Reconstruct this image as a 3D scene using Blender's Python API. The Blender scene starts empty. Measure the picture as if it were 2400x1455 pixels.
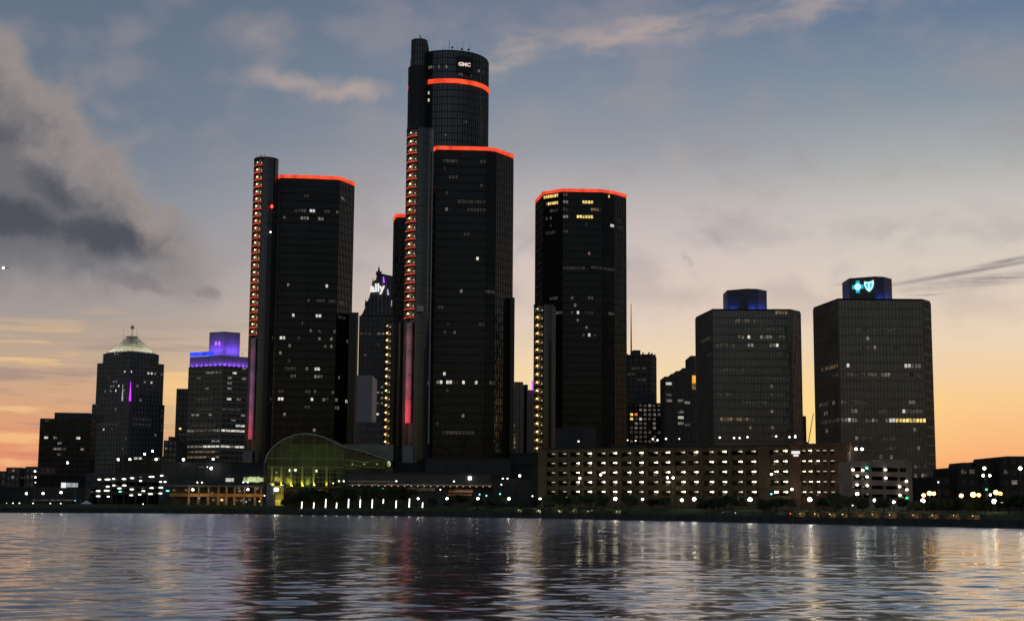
import bpy, bmesh, math, random
from mathutils import Matrix, Vector
random.seed(7)
R = math.radians

# ------------------------------------------------------------------ camera
F, CX, CY = 3400.0, 1200.0, 727.5          # focal length and centre in pixels of the 2400 x 1455 photograph
CAMH, PITCH, ROLL = 4.5, 7.63, 0.40
scene = bpy.context.scene
col = scene.collection
cam_d = bpy.data.cameras.new('camera')
cam_d.sensor_width = 36.0
cam_d.lens = F / 2400.0 * 36.0
cam_d.clip_start, cam_d.clip_end = 0.5, 60000.0
cam = bpy.data.objects.new('camera', cam_d)
col.objects.link(cam)
ROT = Matrix.Rotation(R(90 + PITCH), 3, 'X') @ Matrix.Rotation(R(ROLL), 3, 'Z')
cam.matrix_world = Matrix.Translation((0, 0, CAMH)) @ ROT.to_4x4()
scene.camera = cam
C0 = Vector((0, 0, CAMH))

# ------------------------------------------------------------------ render settings
scene.view_settings.view_transform = 'Standard'
scene.view_settings.look = 'None'
scene.view_settings.exposure = 0.0
scene.view_settings.gamma = 1.0
scene.render.engine = 'CYCLES'
scene.cycles.use_denoising = True
scene.cycles.max_bounces = 6
scene.cycles.transparent_max_bounces = 12
scene.cycles.sample_clamp_indirect = 3.0

# ------------------------------------------------------------------ pixel geometry
def ray(px, py):
    return (ROT @ Vector(((px - CX) / F, -(py - CY) / F, -1.0))).normalized()
def at(px, py, Y):
    d = ray(px, py); return C0 + d * (Y / d.y)
def onz(px, py, z):
    d = ray(px, py); return C0 + d * ((z - CAMH) / d.z)
def xz(px, Y, Z):
    """X of the point at depth Y and height Z seen in image column px"""
    k = (px - CX) / F
    RT = ROT.transposed()
    b = RT @ (Vector((0, Y, Z)) - C0); a = RT @ Vector((1, 0, 0))
    return (-k * b.z - b.x) / (a.x + k * a.z)
def azel(px, py):
    d = ray(px, py); return math.degrees(math.atan2(d.x, d.y)), math.degrees(math.asin(d.z))

def lin(c):
    out = []
    for v in c:
        v /= 255.0
        out.append(v / 12.92 if v <= 0.04045 else ((v + 0.055) / 1.055) ** 2.4)
    return (out[0], out[1], out[2], 1.0)

# ------------------------------------------------------------------ world: dusk sky
SUN_AZ, SUN_EL = 12.5, 3.3
world = bpy.data.worlds.new('World'); scene.world = world; world.use_nodes = True
nt = world.node_tree; nt.nodes.clear()
def nnew(t): return nt.nodes.new(t)
def link(a, b): nt.links.new(a, b)
def put(sock, v):
    if isinstance(v, bpy.types.NodeSocket): link(v, sock)
    else: sock.default_value = v
def mth(op, a, b=None, c=None, clamp=False):
    n = nnew('ShaderNodeMath'); n.operation = op; n.use_clamp = clamp
    put(n.inputs[0], a)
    if b is not None: put(n.inputs[1], b)
    if c is not None: put(n.inputs[2], c)
    return n.outputs[0]
def smooth(v, a, b):
    n = nnew('ShaderNodeMapRange'); n.interpolation_type = 'SMOOTHSTEP'
    put(n.inputs['Value'], v); n.inputs['From Min'].default_value = a; n.inputs['From Max'].default_value = b
    return n.outputs['Result']
def ramp(v, lo, hi, stops):
    m = nnew('ShaderNodeMapRange'); put(m.inputs['Value'], v)
    m.inputs['From Min'].default_value = lo; m.inputs['From Max'].default_value = hi
    r = nnew('ShaderNodeValToRGB'); link(m.outputs['Result'], r.inputs['Fac'])
    r.color_ramp.interpolation = 'B_SPLINE' if False else 'LINEAR'
    el = r.color_ramp.elements
    while len(el) < len(stops): el.new(0.5)
    for e, (p, c) in zip(el, stops):
        e.position = (p - lo) / (hi - lo); e.color = lin(c)
    return r.outputs['Color']
def mix(f, a, b):
    n = nnew('ShaderNodeMix'); n.data_type = 'RGBA'
    put(n.inputs[0], f); put(n.inputs[6], a); put(n.inputs[7], b)
    return n.outputs[2]
tc = nnew('ShaderNodeTexCoord')
sp = nnew('ShaderNodeSeparateXYZ'); link(tc.outputs['Generated'], sp.inputs[0])
AZ = mth('MULTIPLY', mth('ARCTAN2', sp.outputs[0], sp.outputs[1]), 57.29578)
EL = mth('MULTIPLY', mth('ARCSINE', sp.outputs[2]), 57.29578)
def vec(a, b, c=0.0):
    n = nnew('ShaderNodeCombineXYZ'); put(n.inputs[0], a); put(n.inputs[1], b); put(n.inputs[2], c); return n.outputs[0]
def noise(v, scale, detail=5.0, rough=0.55, dist=0.0, out='Fac'):
    n = nnew('ShaderNodeTexNoise'); link(v, n.inputs['Vector'])
    n.inputs['Scale'].default_value = scale; n.inputs['Detail'].default_value = detail
    n.inputs['Roughness'].default_value = rough; n.inputs['Distortion'].default_value = dist
    return n.outputs[out]
UV = vec(AZ, EL)
# three columns of sky colour (left, middle, right of the view), blended by azimuth
rampL = ramp(EL, -1, 40, [(-1, (205, 118, 96)), (1.0, (228, 138, 106)), (2.2, (228, 150, 112)), (3.6, (214, 165, 128)), (5.2, (196, 168, 142)),
                          (7.0, (166, 155, 148)), (9.5, (142, 144, 150)), (12, (122, 133, 147)), (15, (108, 122, 139)), (19, (98, 113, 131)), (28, (84, 99, 120)), (40, (70, 86, 110))])
rampM = ramp(EL, -1, 40, [(-1, (236, 178, 108)), (1.0, (250, 205, 128)), (3.0, (252, 217, 150)), (5.0, (246, 217, 172)), (7.2, (227, 206, 189)),
                          (9.8, (209, 194, 188)), (11.8, (188, 180, 179)), (14, (150, 154, 163)), (16.5, (126, 138, 154)), (19.5, (108, 121, 142)), (28, (88, 104, 128)), (40, (70, 86, 110))])
rampR = ramp(EL, -1, 40, [(-1, (222, 138, 92)), (0.8, (240, 152, 100)), (1.9, (250, 178, 120)), (3.9, (250, 203, 142)), (6.2, (237, 212, 182)),
                          (8.9, (219, 205, 192)), (11.4, (200, 194, 187)), (13.2, (172, 174, 174)), (15.4, (138, 150, 161)), (18.7, (104, 124, 149)), (28, (84, 103, 130)), (40, (68, 86, 112))])
front = mix(smooth(AZ, 3.0, 17.0), mix(smooth(AZ, -19.0, 3.0), rampL, rampM), rampR)
# glow where the sun went down
def blob_d(u, v, ru, rv, rot, src=None):
    mp = nnew('ShaderNodeMapping'); mp.vector_type = 'TEXTURE'
    link(src if src is not None else UV, mp.inputs['Vector'])
    mp.inputs['Location'].default_value = (u, v, 0); mp.inputs['Rotation'].default_value = (0, 0, R(rot)); mp.inputs['Scale'].default_value = (ru, rv, 1)
    ln = nnew('ShaderNodeVectorMath'); ln.operation = 'LENGTH'; link(mp.outputs[0], ln.inputs[0])
    return ln.outputs['Value']
DPP = 57.29578 / F
def blob(px, py, rx, ry, rot=0.0, src=None, w=1.0):
    """soft elliptic patch; position and size given in photo pixels, turned into sky angles"""
    u, v = azel(px, py)
    d = blob_d(u, v, rx * DPP, ry * DPP, -rot, src)
    s = smooth(d, 1.0, 0.0)
    return mth('MULTIPLY', s, w) if w != 1.0 else s
front = mix(mth('MULTIPLY', blob(1890, 1010, 440, 210), 0.7), front, lin((255, 224, 138)))
# the sky away from the sunset: physical twilight sky
nish = nnew('ShaderNodeTexSky'); nish.sky_type = 'NISHITA'; nish.sun_disc = False
nish.sun_elevation = R(SUN_EL); nish.sun_rotation = R(SUN_AZ); nish.altitude = 200
nish.air_density = 1.0; nish.dust_density = 2.0; nish.ozone_density = 2.0
nb = nnew('ShaderNodeMix'); nb.data_type = 'RGBA'; nb.blend_type = 'MULTIPLY'; nb.inputs[0].default_value = 1.0
link(nish.outputs['Color'], nb.inputs[6]); nb.inputs[7].default_value = (0.168, 0.131, 0.122, 1)
cosd = mth('COSINE', mth('MULTIPLY', mth('SUBTRACT', AZ, SUN_AZ), 1 / 57.29578))
rear = smooth(cosd, 0.92, 0.15)
base = mix(mth('MULTIPLY', rear, 1.0), front, nb.outputs[2])
# ---- clouds
nz1 = noise(UV, 0.33, 6, 0.6, 0.0, 'Color')
off = nnew('ShaderNodeVectorMath'); off.operation = 'MULTIPLY_ADD'
link(nz1, off.inputs[0]); off.inputs[1].default_value = (3.0, 2.2, 0); off.inputs[2].default_value = (-1.5, -1.1, 0)
dst = nnew('ShaderNodeVectorMath'); dst.operation = 'ADD'; link(UV, dst.inputs[0]); link(off.outputs[0], dst.inputs[1])
DUV = dst.outputs[0]
def addm(*s):
    r = s[0]
    for q in s[1:]: r = mth('ADD', r, q)
    return r
def maxm(*s):
    r = s[0]
    for q in s[1:]: r = mth('MAXIMUM', r, q)
    return r
nfine = noise(DUV, 0.75, 7, 0.6)
nbig = noise(vec(AZ, mth('MULTIPLY', EL, 1.6), 3.7), 0.28, 4, 0.5)
# low stratus stripes near the horizon
stripe = noise(vec(mth('MULTIPLY', AZ, 0.10), mth('MULTIPLY', EL, 1.0), 9.0), 1.5, 4, 0.55)
lowmask = mth('MULTIPLY', smooth(EL, 8.0, 4.5), mth('MULTIPLY', smooth(EL, 0.3, 1.6), smooth(AZ, 0.0, -8.0)))
base = mix(mth('MULTIPLY', mth('MULTIPLY', smooth(stripe, 0.50, 0.63), lowmask), 0.75), base, lin((160, 138, 132)))
base = mix(mth('MULTIPLY', mth('MULTIPLY', smooth(stripe, 0.47, 0.36), lowmask), 0.65), base, lin((250, 202, 140)))
base = mix(mth('MULTIPLY', blob(430, 950, 210, 120), 0.55), base, lin((252, 208, 140)))
# broad soft mauve veil
veil = mth('MULTIPLY', smooth(nbig, 0.45, 0.68), mth('MULTIPLY', smooth(EL, 5.0, 9.0), smooth(EL, 30.0, 17.0)))
base = mix(mth('MULTIPLY', veil, 0.38), base, lin((158, 150, 154)))
# light high streaks
st = maxm(blob(1160, 135, 260, 62, -14, DUV), blob(1480, 80, 370, 60, -10, DUV), blob(1880, 25, 330, 48, -8, DUV, 0.8))
st = mth('MULTIPLY', st, smooth(noise(vec(mth('MULTIPLY', AZ, 0.5), mth('MULTIPLY', EL, 1.6), 1.0), 0.9, 5, 0.6), 0.25, 0.62))
base = mix(mth('MULTIPLY', st, 0.72, clamp=True), base, lin((186, 168, 160)))
st2 = maxm(blob(700, 200, 190, 42, 9, DUV, 0.75), blob(810, 222, 130, 38, -9, DUV), blob(590, 85, 150, 60, -8, DUV, 0.35), blob(1590, 355, 70, 48, 40, DUV, 0.3))
base = mix(mth('MULTIPLY', st2, 0.75, clamp=True), base, lin((188, 168, 158)))
# faint darker wisps over the pale part
wd = maxm(blob(1660, 540, 110, 34, 28, DUV, 0.45), blob(1590, 605, 42, 18, 50, DUV, 0.5), blob(1480, 610, 36, 22, 0, DUV, 0.4), blob(1220, 590, 60, 20, -40, DUV, 0.35))
base = mix(mth('MULTIPLY', wd, 0.75), base, lin((158, 152, 156)))
# thin dark streak at the right
stn = smooth(noise(vec(mth('MULTIPLY', AZ, 0.35), mth('MULTIPLY', EL, 3.0), 5.0), 1.6, 5, 0.6), 0.30, 0.62)
ss = maxm(blob(2280, 635, 360, 9, -8), mth('MULTIPLY', maxm(blob(2330, 655, 300, 20, -4), blob(2000, 664, 70, 5, -4), blob(2180, 690, 60, 5, -2)), stn), mth('MULTIPLY', blob(2360, 612, 140, 10, -9), stn))
base = mix(mth('MULTIPLY', ss, 0.75, clamp=True), base, lin((132, 124, 126)))
# the big grey cloud at the left: a slanting edge falling to the right, dark base, soft underside
u0, v0 = azel(0, 60)
CXp = mth('DIVIDE', mth('SUBTRACT', AZ, u0), DPP * 1.03)
CYp = mth('DIVIDE', mth('SUBTRACT', v0, EL), DPP)
nmid = noise(vec(AZ, EL, 21.0), 0.55, 2, 0.5)
nw = mth('ADD', mth('MULTIPLY', mth('SUBTRACT', nmid, 0.5), 190.0), mth('MULTIPLY', mth('SUBTRACT', nfine, 0.5), 150.0))
edge = mth('ADD', mth('SUBTRACT', CYp, mth('MULTIPLY', CXp, 0.95)), nw)
edge = mth('ADD', edge, 12.0)
d_top = smooth(edge, -25.0, 75.0)
d_low = smooth(mth('ADD', CYp, mth('MULTIPLY', nw, 0.8)), 615.0, 470.0)
d_rgt = smooth(mth('ADD', CXp, mth('MULTIPLY', nw, 0.7)), 560.0, 380.0)
d_lft = smooth(CXp, -1500.0, -500.0)
dens = mth('MULTIPLY', mth('MULTIPLY', d_top, d_low), mth('MULTIPLY', d_rgt, d_lft))
wis = maxm(blob(330, 655, 150, 45, 12, DUV, 0.9), blob(480, 685, 60, 30, 30, DUV, 0.7), blob(250, 690, 120, 30, 5, DUV, 0.4))
wis = smooth(mth('ADD', wis, mth('MULTIPLY', mth('SUBTRACT', nfine, 0.5), 0.8)), 0.25, 0.8)
base = mix(mth('MULTIPLY', wis, 0.6), base, lin((124, 116, 122)))
inner_t = smooth(mth('ADD', edge, mth('MULTIPLY', mth('SUBTRACT', nfine, 0.5), 220.0)), 30.0, 260.0)
ccol = mix(inner_t, lin((152, 142, 139)), lin((112, 111, 115)))
dark = maxm(blob(20, 505, 230, 85, 4, DUV), blob(240, 545, 230, 75, 8, DUV), blob(130, 450, 150, 60, 25, DUV, 0.6), blob(40, 330, 130, 50, 30, DUV, 0.35), blob(-260, 480, 300, 110, 0, DUV, 0.9))
dark = mth('ADD', mth('MULTIPLY', dark, 1.0), mth('MULTIPLY', mth('SUBTRACT', nfine, 0.5), 0.7), clamp=True)
ccol = mix(smooth(dark, 0.05, 0.85), ccol, lin((74, 77, 86)))
ccol = mix(smooth(CYp, 500.0, 640.0), ccol, lin((152, 140, 140)))
base = mix(mth('MULTIPLY', dens, 0.94), base, ccol)
# below the horizon the dome just goes dim
base = mix(smooth(EL, -0.2, -3.0), base, lin((60, 58, 62)))
bg = nnew('ShaderNodeBackground'); link(base, bg.inputs['Color']); bg.inputs['Strength'].default_value = 1.0
wo = nnew('ShaderNodeOutputWorld'); link(bg.outputs[0], wo.inputs['Surface'])
world.cycles.sampling_method = 'MANUAL'; world.cycles.sample_map_resolution = 512

# ------------------------------------------------------------------ sun (already at the horizon behind the skyline)
sd = bpy.data.lights.new('sun', 'SUN'); sd.energy = 0.10; sd.angle = R(0.5); sd.color = (1.0, 0.72, 0.45)
sun = bpy.data.objects.new('sun', sd); col.objects.link(sun)
sdir = Vector((math.sin(R(SUN_AZ)) * math.cos(R(SUN_EL)), math.cos(R(SUN_AZ)) * math.cos(R(SUN_EL)), math.sin(R(SUN_EL))))
sun.rotation_euler = sdir.to_track_quat('Z', 'Y').to_euler()

# ------------------------------------------------------------------ materials
MATS = {}
def mat(name, c, rough=0.7, metal=0.0, var=0.25, scale=0.35, bump=0.0, spec=0.5, stretch=(1, 1, 1)):
    if name in MATS: return MATS[name]
    m = bpy.data.materials.new(name); m.use_nodes = True
    t = m.node_tree; p = t.nodes['Principled BSDF']
    p.inputs['Roughness'].default_value = rough; p.inputs['Metallic'].default_value = metal
    p.inputs['Specular IOR Level'].default_value = spec
    if var > 0:
        co = t.nodes.new('ShaderNodeTexCoord'); mp = t.nodes.new('ShaderNodeMapping'); mp.inputs['Scale'].default_value = stretch
        t.links.new(co.outputs['Object'], mp.inputs[0])
        n = t.nodes.new('ShaderNodeTexNoise'); n.inputs['Scale'].default_value = scale; n.inputs['Detail'].default_value = 6; n.inputs['Roughness'].default_value = 0.62
        t.links.new(mp.outputs[0], n.inputs['Vector'])
        r = t.nodes.new('ShaderNodeValToRGB'); t.links.new(n.outputs['Fac'], r.inputs[0])
        r.color_ramp.elements[0].position = 0.28; r.color_ramp.elements[1].position = 0.74
        r.color_ramp.elements[0].color = [v * (1 - var) for v in c] + [1]; r.color_ramp.elements[1].color = [min(1, v * (1 + var)) for v in c] + [1]
        t.links.new(r.outputs[0], p.inputs['Base Color'])
        if bump > 0:
            b = t.nodes.new('ShaderNodeBump'); b.inputs['Strength'].default_value = bump
            t.links.new(n.outputs['Fac'], b.inputs['Height']); t.links.new(b.outputs[0], p.inputs['Normal'])
    else:
        p.inputs['Base Color'].default_value = (*c, 1)
    MATS[name] = m
    return m
def emit(name, c, s, var=0.0, scale=0.6, sample=True):
    """glowing surface; var breaks the glow up the way blinds, desks and ceiling strips do"""
    if name in MATS: return MATS[name]
    m = bpy.data.materials.new(name); m.use_nodes = True
    t = m.node_tree; t.nodes.clear()
    e = t.nodes.new('ShaderNodeEmission'); e.inputs['Color'].default_value = (*c, 1); e.inputs['Strength'].default_value = s
    o = t.nodes.new('ShaderNodeOutputMaterial'); t.links.new(e.outputs[0], o.inputs[0])
    if var > 0:
        g = t.nodes.new('ShaderNodeTexCoord')
        n = t.nodes.new('ShaderNodeTexNoise'); n.inputs['Scale'].default_value = scale; n.inputs['Detail'].default_value = 3
        t.links.new(g.outputs['Object'], n.inputs['Vector'])
        r = t.nodes.new('ShaderNodeMapRange'); r.inputs['From Min'].default_value = 0.32; r.inputs['From Max'].default_value = 0.68
        r.inputs['To Min'].default_value = s * (1 - var); r.inputs['To Max'].default_value = s * (1 + var)
        t.links.new(n.outputs['Fac'], r.inputs['Value']); t.links.new(r.outputs[0], e.inputs['Strength'])
    if not sample: m.cycles.emission_sampling = 'NONE'
    MATS[name] = m
    return m
glass_black = mat('black_glass', (0.028, 0.027, 0.027), 0.10, 0, 0.3, 0.05, 0, 0.25)
frame_black = mat('black_frame', (0.024, 0.023, 0.022), 0.5, 0.0, 0.3, 0.1, 0, 0.3)
glass_smoke = mat('smoke_glass', (0.12, 0.112, 0.10), 0.14, 0, 0.3, 0.05, 0, 0.9)
glass_bronze = mat('bronze_glass', (0.18, 0.145, 0.11), 0.14, 0, 0.3, 0.05, 0, 0.9)
frame_bronze = mat('bronze_frame', (0.22, 0.18, 0.14), 0.45, 0.0, 0.3, 0.1)
frame_smoke = mat('smoke_frame', (0.16, 0.148, 0.132), 0.45, 0.0, 0.3, 0.1)
glass_blue = mat('blue_black_glass', (0.045, 0.047, 0.05), 0.14, 0, 0.3, 0.05, 0, 1.0)
frame_dark = mat('dark_frame', (0.032, 0.033, 0.034), 0.5, 0.0, 0.3, 0.1)
steel = mat('grey_steel', (0.28, 0.28, 0.28), 0.45, 0.6, 0.2, 0.8)
pole_mat = mat('painted_pole', (0.05, 0.052, 0.05), 0.5, 0.2, 0.2, 1.0)
conc_dark = mat('dark_concrete', (0.045, 0.044, 0.043), 0.85, 0, 0.35, 0.12, 0.15)
conc_mid = mat('mid_concrete', (0.20, 0.195, 0.19), 0.85, 0, 0.3, 0.15, 0.15)
conc_light = mat('light_concrete', (0.32, 0.30, 0.28), 0.85, 0, 0.25, 0.15, 0.15)
beige = mat('beige_precast', (0.34, 0.27, 0.20), 0.85, 0, 0.25, 0.2, 0.1)
stone_grey = mat('grey_stone', (0.19, 0.19, 0.18), 0.8, 0, 0.3, 0.08, 0.1)
stone_dark = mat('dark_stone', (0.085, 0.088, 0.09), 0.8, 0, 0.3, 0.08, 0.1)
brick_red = mat('red_brown_brick', (0.23, 0.12, 0.065), 0.85, 0, 0.3, 0.4, 0.1)
brick_olive = mat('olive_brick', (0.17, 0.125, 0.062), 0.85, 0, 0.3, 0.4, 0.1)
soffit = mat('pale_soffit', (0.55, 0.50, 0.40), 0.8, 0, 0.2, 0.3)
white_wall = mat('pale_wall', (0.55, 0.54, 0.53), 0.75, 0, 0.15, 0.2)
grass = mat('dark_lawn', (0.06, 0.09, 0.03), 0.95, 0, 0.45, 0.25, 0.3, 0.05)
paving = mat('paving', (0.07, 0.066, 0.06), 0.9, 0, 0.3, 0.25, 0.2, 0.05)
asphalt = mat('asphalt', (0.05, 0.05, 0.05), 0.9, 0, 0.3, 0.2, 0.2, 0.05)
bark = mat('bark', (0.06, 0.045, 0.03), 0.95, 0, 0.4, 2.0, 0.3)
leafm = mat('leaves', (0.06, 0.085, 0.03), 0.7, 0, 0.5, 0.8)
shaft_back = mat('shaft_wall', (0.62, 0.50, 0.36), 0.7, 0, 0.25, 0.5)
pink_wall = mat('shaft_light_wall', (0.55, 0.50, 0.50), 0.7, 0, 0.15, 0.1)
rubber = mat('rubber', (0.02, 0.02, 0.02), 0.8, 0, 0.1)
car_dark = mat('car_paint', (0.05, 0.05, 0.06), 0.3, 0.2, 0.1)
tent_white = mat('tent_cloth', (0.72, 0.72, 0.72), 0.8, 0, 0.1, 0.5)

E_red = emit('red_led', (1.0, 0.085, 0.032), 1.05, 0.32, 0.22)
E_red2 = emit('red_led_thin', (1.0, 0.07, 0.05), 1.0, 0.5, 0.15)
E_lamp = emit('lamp_white', (1.0, 0.94, 0.80), 18.0)
E_lampd = emit('lamp_white_soft', (1.0, 0.95, 0.86), 3.2)
E_sodium = emit('lamp_sodium', (1.0, 0.48, 0.09), 14.0)
E_cyan = emit('lamp_cyan', (0.25, 0.95, 0.85), 2.0)
E_green = emit('lamp_green', (0.05, 0.9, 0.30), 2.0)
E_blue = emit('lamp_blue', (0.10, 0.45, 1.0), 2.0)
E_redl = emit('lamp_red', (1.0, 0.06, 0.05), 2.5)
E_garage = emit('garage_tube', (1.0, 0.85, 0.54), 6.5)
E_garaged = emit('garage_tube_dim', (1.0, 0.85, 0.6), 0.9)
E_shaft = emit('shaft_lamp', (1.0, 0.64, 0.30), 4.5)
E_shaftw = emit('shaft_lamp_white', (1.0, 0.84, 0.58), 1.6)
WIN = {'b': emit('window_bright', (1.0, 0.94, 0.82), 0.62, 0.5, 0.7, False), 'm': emit('window_mid', (1.0, 0.90, 0.76), 0.135, 0.8, 0.7, False),
       'd': emit('window_dim', (1.0, 0.86, 0.70), 0.055, 0.9, 0.6, False), 'v': emit('window_faint', (1.0, 0.90, 0.76), 0.030, 0.6, 0.5, False),
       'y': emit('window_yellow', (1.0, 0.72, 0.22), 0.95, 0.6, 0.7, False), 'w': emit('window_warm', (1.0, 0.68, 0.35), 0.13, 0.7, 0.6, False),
       'o': emit('window_sunset_glow', (1.0, 0.42, 0.06), 1.0, 0.3, 0.4, False), 'r': emit('window_red', (1.0, 0.22, 0.08), 0.8, 0.3, 0.4, False),
       'p': emit('window_pink', (1.0, 0.55, 0.5), 0.18, 0.6, 0.6, False), 'g': emit('window_green', (0.80, 0.95, 0.45), 0.55, 0.8, 0.5, False)}
E_sign = emit('sign_white', (1.0, 0.98, 0.95), 0.9)
E_signp = emit('sign_rose', (1.0, 0.72, 0.66), 0.85)
E_cyanlogo = emit('logo_blue', (0.015, 0.50, 0.80), 1.0)
E_palelogo = emit('logo_pale', (0.52, 1.0, 0.98), 1.25)
E_purple = emit('purple_tube', (0.42, 0.10, 1.0), 1.6)
E_blueb = emit('blue_sign_strip', (0.035, 0.075, 1.0), 1.1, 0.5, 0.25)

# ------------------------------------------------------------------ mesh helpers
ORG = {}
class MB:
    def __init__(s): s.v = []; s.f = []
    def quad(s, a, b, c, d):
        n = len(s.v); s.v += [tuple(a), tuple(b), tuple(c), tuple(d)]; s.f.append((n, n + 1, n + 2, n + 3))
    def tri(s, a, b, c):
        n = len(s.v); s.v += [tuple(a), tuple(b), tuple(c)]; s.f.append((n, n + 1, n + 2))
    def box(s, x0, x1, y0, y1, z0, z1):
        n = len(s.v)
        s.v += [(x0, y0, z0), (x1, y0, z0), (x1, y1, z0), (x0, y1, z0), (x0, y0, z1), (x1, y0, z1), (x1, y1, z1), (x0, y1, z1)]
        s.f += [tuple(n + i for i in q) for q in ((3, 2, 1, 0), (4, 5, 6, 7), (0, 1, 5, 4), (1, 2, 6, 5), (2, 3, 7, 6), (3, 0, 4, 7))]
    def obox(s, p, u, n_, u0, u1, n0, n1, z0, z1):
        """box on a vertical plane: p origin, u direction along it, n_ outward normal"""
        k = len(s.v)
        for z in (z0, z1):
            for (a, b) in ((u0, n1), (u1, n1), (u1, n0), (u0, n0)):
                q = p + u * a + n_ * b; s.v.append((q.x, q.y, z))
        s.f += [tuple(k + i for i in q) for q in ((3, 2, 1, 0), (4, 5, 6, 7), (0, 1, 5, 4), (1, 2, 6, 5), (2, 3, 7, 6), (3, 0, 4, 7))]
    def prism(s, poly, z0, z1, cap=True):
        n = len(s.v); m = len(poly)
        s.v += [(p[0], p[1], z0) for p in poly] + [(p[0], p[1], z1) for p in poly]
        for i in range(m):
            j = (i + 1) % m; s.f.append((n + i, n + j, n + m + j, n + m + i))
        if cap: s.f += [tuple(n + m + i for i in range(m)), tuple(n + m - 1 - i for i in range(m))]
    def frustum(s, p0, p1, z0, z1):
        n = len(s.v); m = len(p0)
        s.v += [(p[0], p[1], z0) for p in p0] + [(p[0], p[1], z1) for p in p1]
        for i in range(m):
            j = (i + 1) % m; s.f.append((n + i, n + j, n + m + j, n + m + i))
        s.f += [tuple(n + m + i for i in range(m)), tuple(n + m - 1 - i for i in range(m))]
    def tube(s, a, b, r0, r1=None, k=6):
        a = Vector(a); b = Vector(b); r1 = r0 if r1 is None else r1
        d = (b - a).normalized(); x = d.orthogonal().normalized(); y = d.cross(x); n = len(s.v)
        for (p, r) in ((a, r0), (b, r1)):
            for i in range(k):
                t = 2 * math.pi * i / k; q = p + x * (r * math.cos(t)) + y * (r * math.sin(t)); s.v.append(tuple(q))
        for i in range(k):
            j = (i + 1) % k; s.f.append((n + i, n + j, n + k + j, n + k + i))
        s.f += [tuple(n + k + i for i in range(k)), tuple(n + k - 1 - i for i in range(k))]
    def ball(s, c, r, sx=1, sy=1, sz=1, seg=8, rings=5):
        n = len(s.v); c = Vector(c)
        s.v.append((c.x, c.y, c.z + r * sz))
        for i in range(1, rings):
            ph = math.pi * i / rings
            for j in range(seg):
                t = 2 * math.pi * j / seg
                s.v.append((c.x + r * sx * math.sin(ph) * math.cos(t), c.y + r * sy * math.sin(ph) * math.sin(t), c.z + r * sz * math.cos(ph)))
        s.v.append((c.x, c.y, c.z - r * sz)); last = len(s.v) - 1
        for j in range(seg):
            s.f.append((n, n + 1 + j, n + 1 + (j + 1) % seg)); b = n + 1 + (rings - 2) * seg; s.f.append((last, b + (j + 1) % seg, b + j))
        for i in range(rings - 2):
            a = n + 1 + i * seg; b = a + seg
            for j in range(seg): s.f.append((a + j, b + j, b + (j + 1) % seg, a + (j + 1) % seg))
    def mesh(s, name, m, o=Vector((0, 0, 0))):
        me = bpy.data.meshes.new(name)
        me.from_pydata([(v[0] - o.x, v[1] - o.y, v[2] - o.z) for v in s.v], [], s.f); me.materials.append(m); me.update()
        return me
    def build(s, name, m, parent=None, kind=None, smooth_=False):
        o = ORG.get(parent.name, Vector((0, 0, 0))) if parent else Vector((0, 0, 0))
        ob = bpy.data.objects.new(name, s.mesh(name, m, o)); col.objects.link(ob)
        if parent: ob.parent = parent
        ORG[ob.name] = o
        if kind: ob['kind'] = kind
        if smooth_: ob.data.shade_smooth()
        return ob
def tag(o, label, cat, group=None):
    o['label'] = label; o['category'] = cat
    if group: o['group'] = group
    return o
def thing(name, label, cat, loc, group=None):
    o = bpy.data.objects.new(name, None); o.empty_display_size = 1.0; col.objects.link(o); o.location = loc; ORG[o.name] = Vector(loc)
    return tag(o, label, cat, group)
def struct(name, mb, m):
    o = mb.build(name, m); o['kind'] = 'structure'; return o
def point_lamp(name, loc, power, color, parent, radius=0.35):
    l = bpy.data.lights.new(name, 'POINT'); l.energy = power; l.color = color; l.shadow_soft_size = radius
    o = bpy.data.objects.new(name, l); col.objects.link(o); o.parent = parent; o.location = Vector(loc) - ORG[parent.name]
    return o
def flood(name, loc, aim, power, color, parent, size=120, radius=0.35):
    """shielded flood lamp that shines along aim only"""
    l = bpy.data.lights.new(name, 'SPOT'); l.energy = power; l.color = color; l.shadow_soft_size = radius; l.spot_size = R(size); l.spot_blend = 0.5
    o = bpy.data.objects.new(name, l); col.objects.link(o); o.parent = parent; o.location = Vector(loc) - ORG[parent.name]
    o.rotation_euler = (-Vector(aim)).to_track_quat('Z', 'Y').to_euler()
    return o
ORD = 'first second third fourth fifth sixth seventh eighth ninth tenth eleventh twelfth thirteenth fourteenth fifteenth sixteenth seventeenth eighteenth nineteenth twentieth'.split()

def text_mesh(txt, size, bold=0.0, extrude=0.05, sx=1.0):
    c = bpy.data.curves.new('lettering', 'FONT'); c.body = txt; c.size = size; c.offset = bold; c.extrude = extrude
    c.align_x = 'CENTER'; c.align_y = 'CENTER'; c.resolution_u = 3
    o = bpy.data.objects.new('lettering_curve', c); col.objects.link(o)
    dg = bpy.context.evaluated_depsgraph_get(); me = bpy.data.meshes.new_from_object(o.evaluated_get(dg))
    bpy.data.objects.remove(o)
    for v in me.vertices: v.co.x *= sx
    return me
def place_on(name, me, m, centre, u, n_, parent, tilt=0.0):
    """mesh drawn in its own xy plane, hung on a wall: u to the right, z up, n_ outwards"""
    me.materials.clear(); me.materials.append(m)
    ob = bpy.data.objects.new(name, me); col.objects.link(ob); ob.parent = parent
    up = Vector((0, 0, 1)); Mx = Matrix((u, up, n_)).transposed()
    ob.matrix_local = Matrix.Translation(Vector(centre) - ORG[parent.name]) @ (Mx @ Matrix.Rotation(R(tilt), 3, 'Z')).to_4x4()
    return ob

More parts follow.
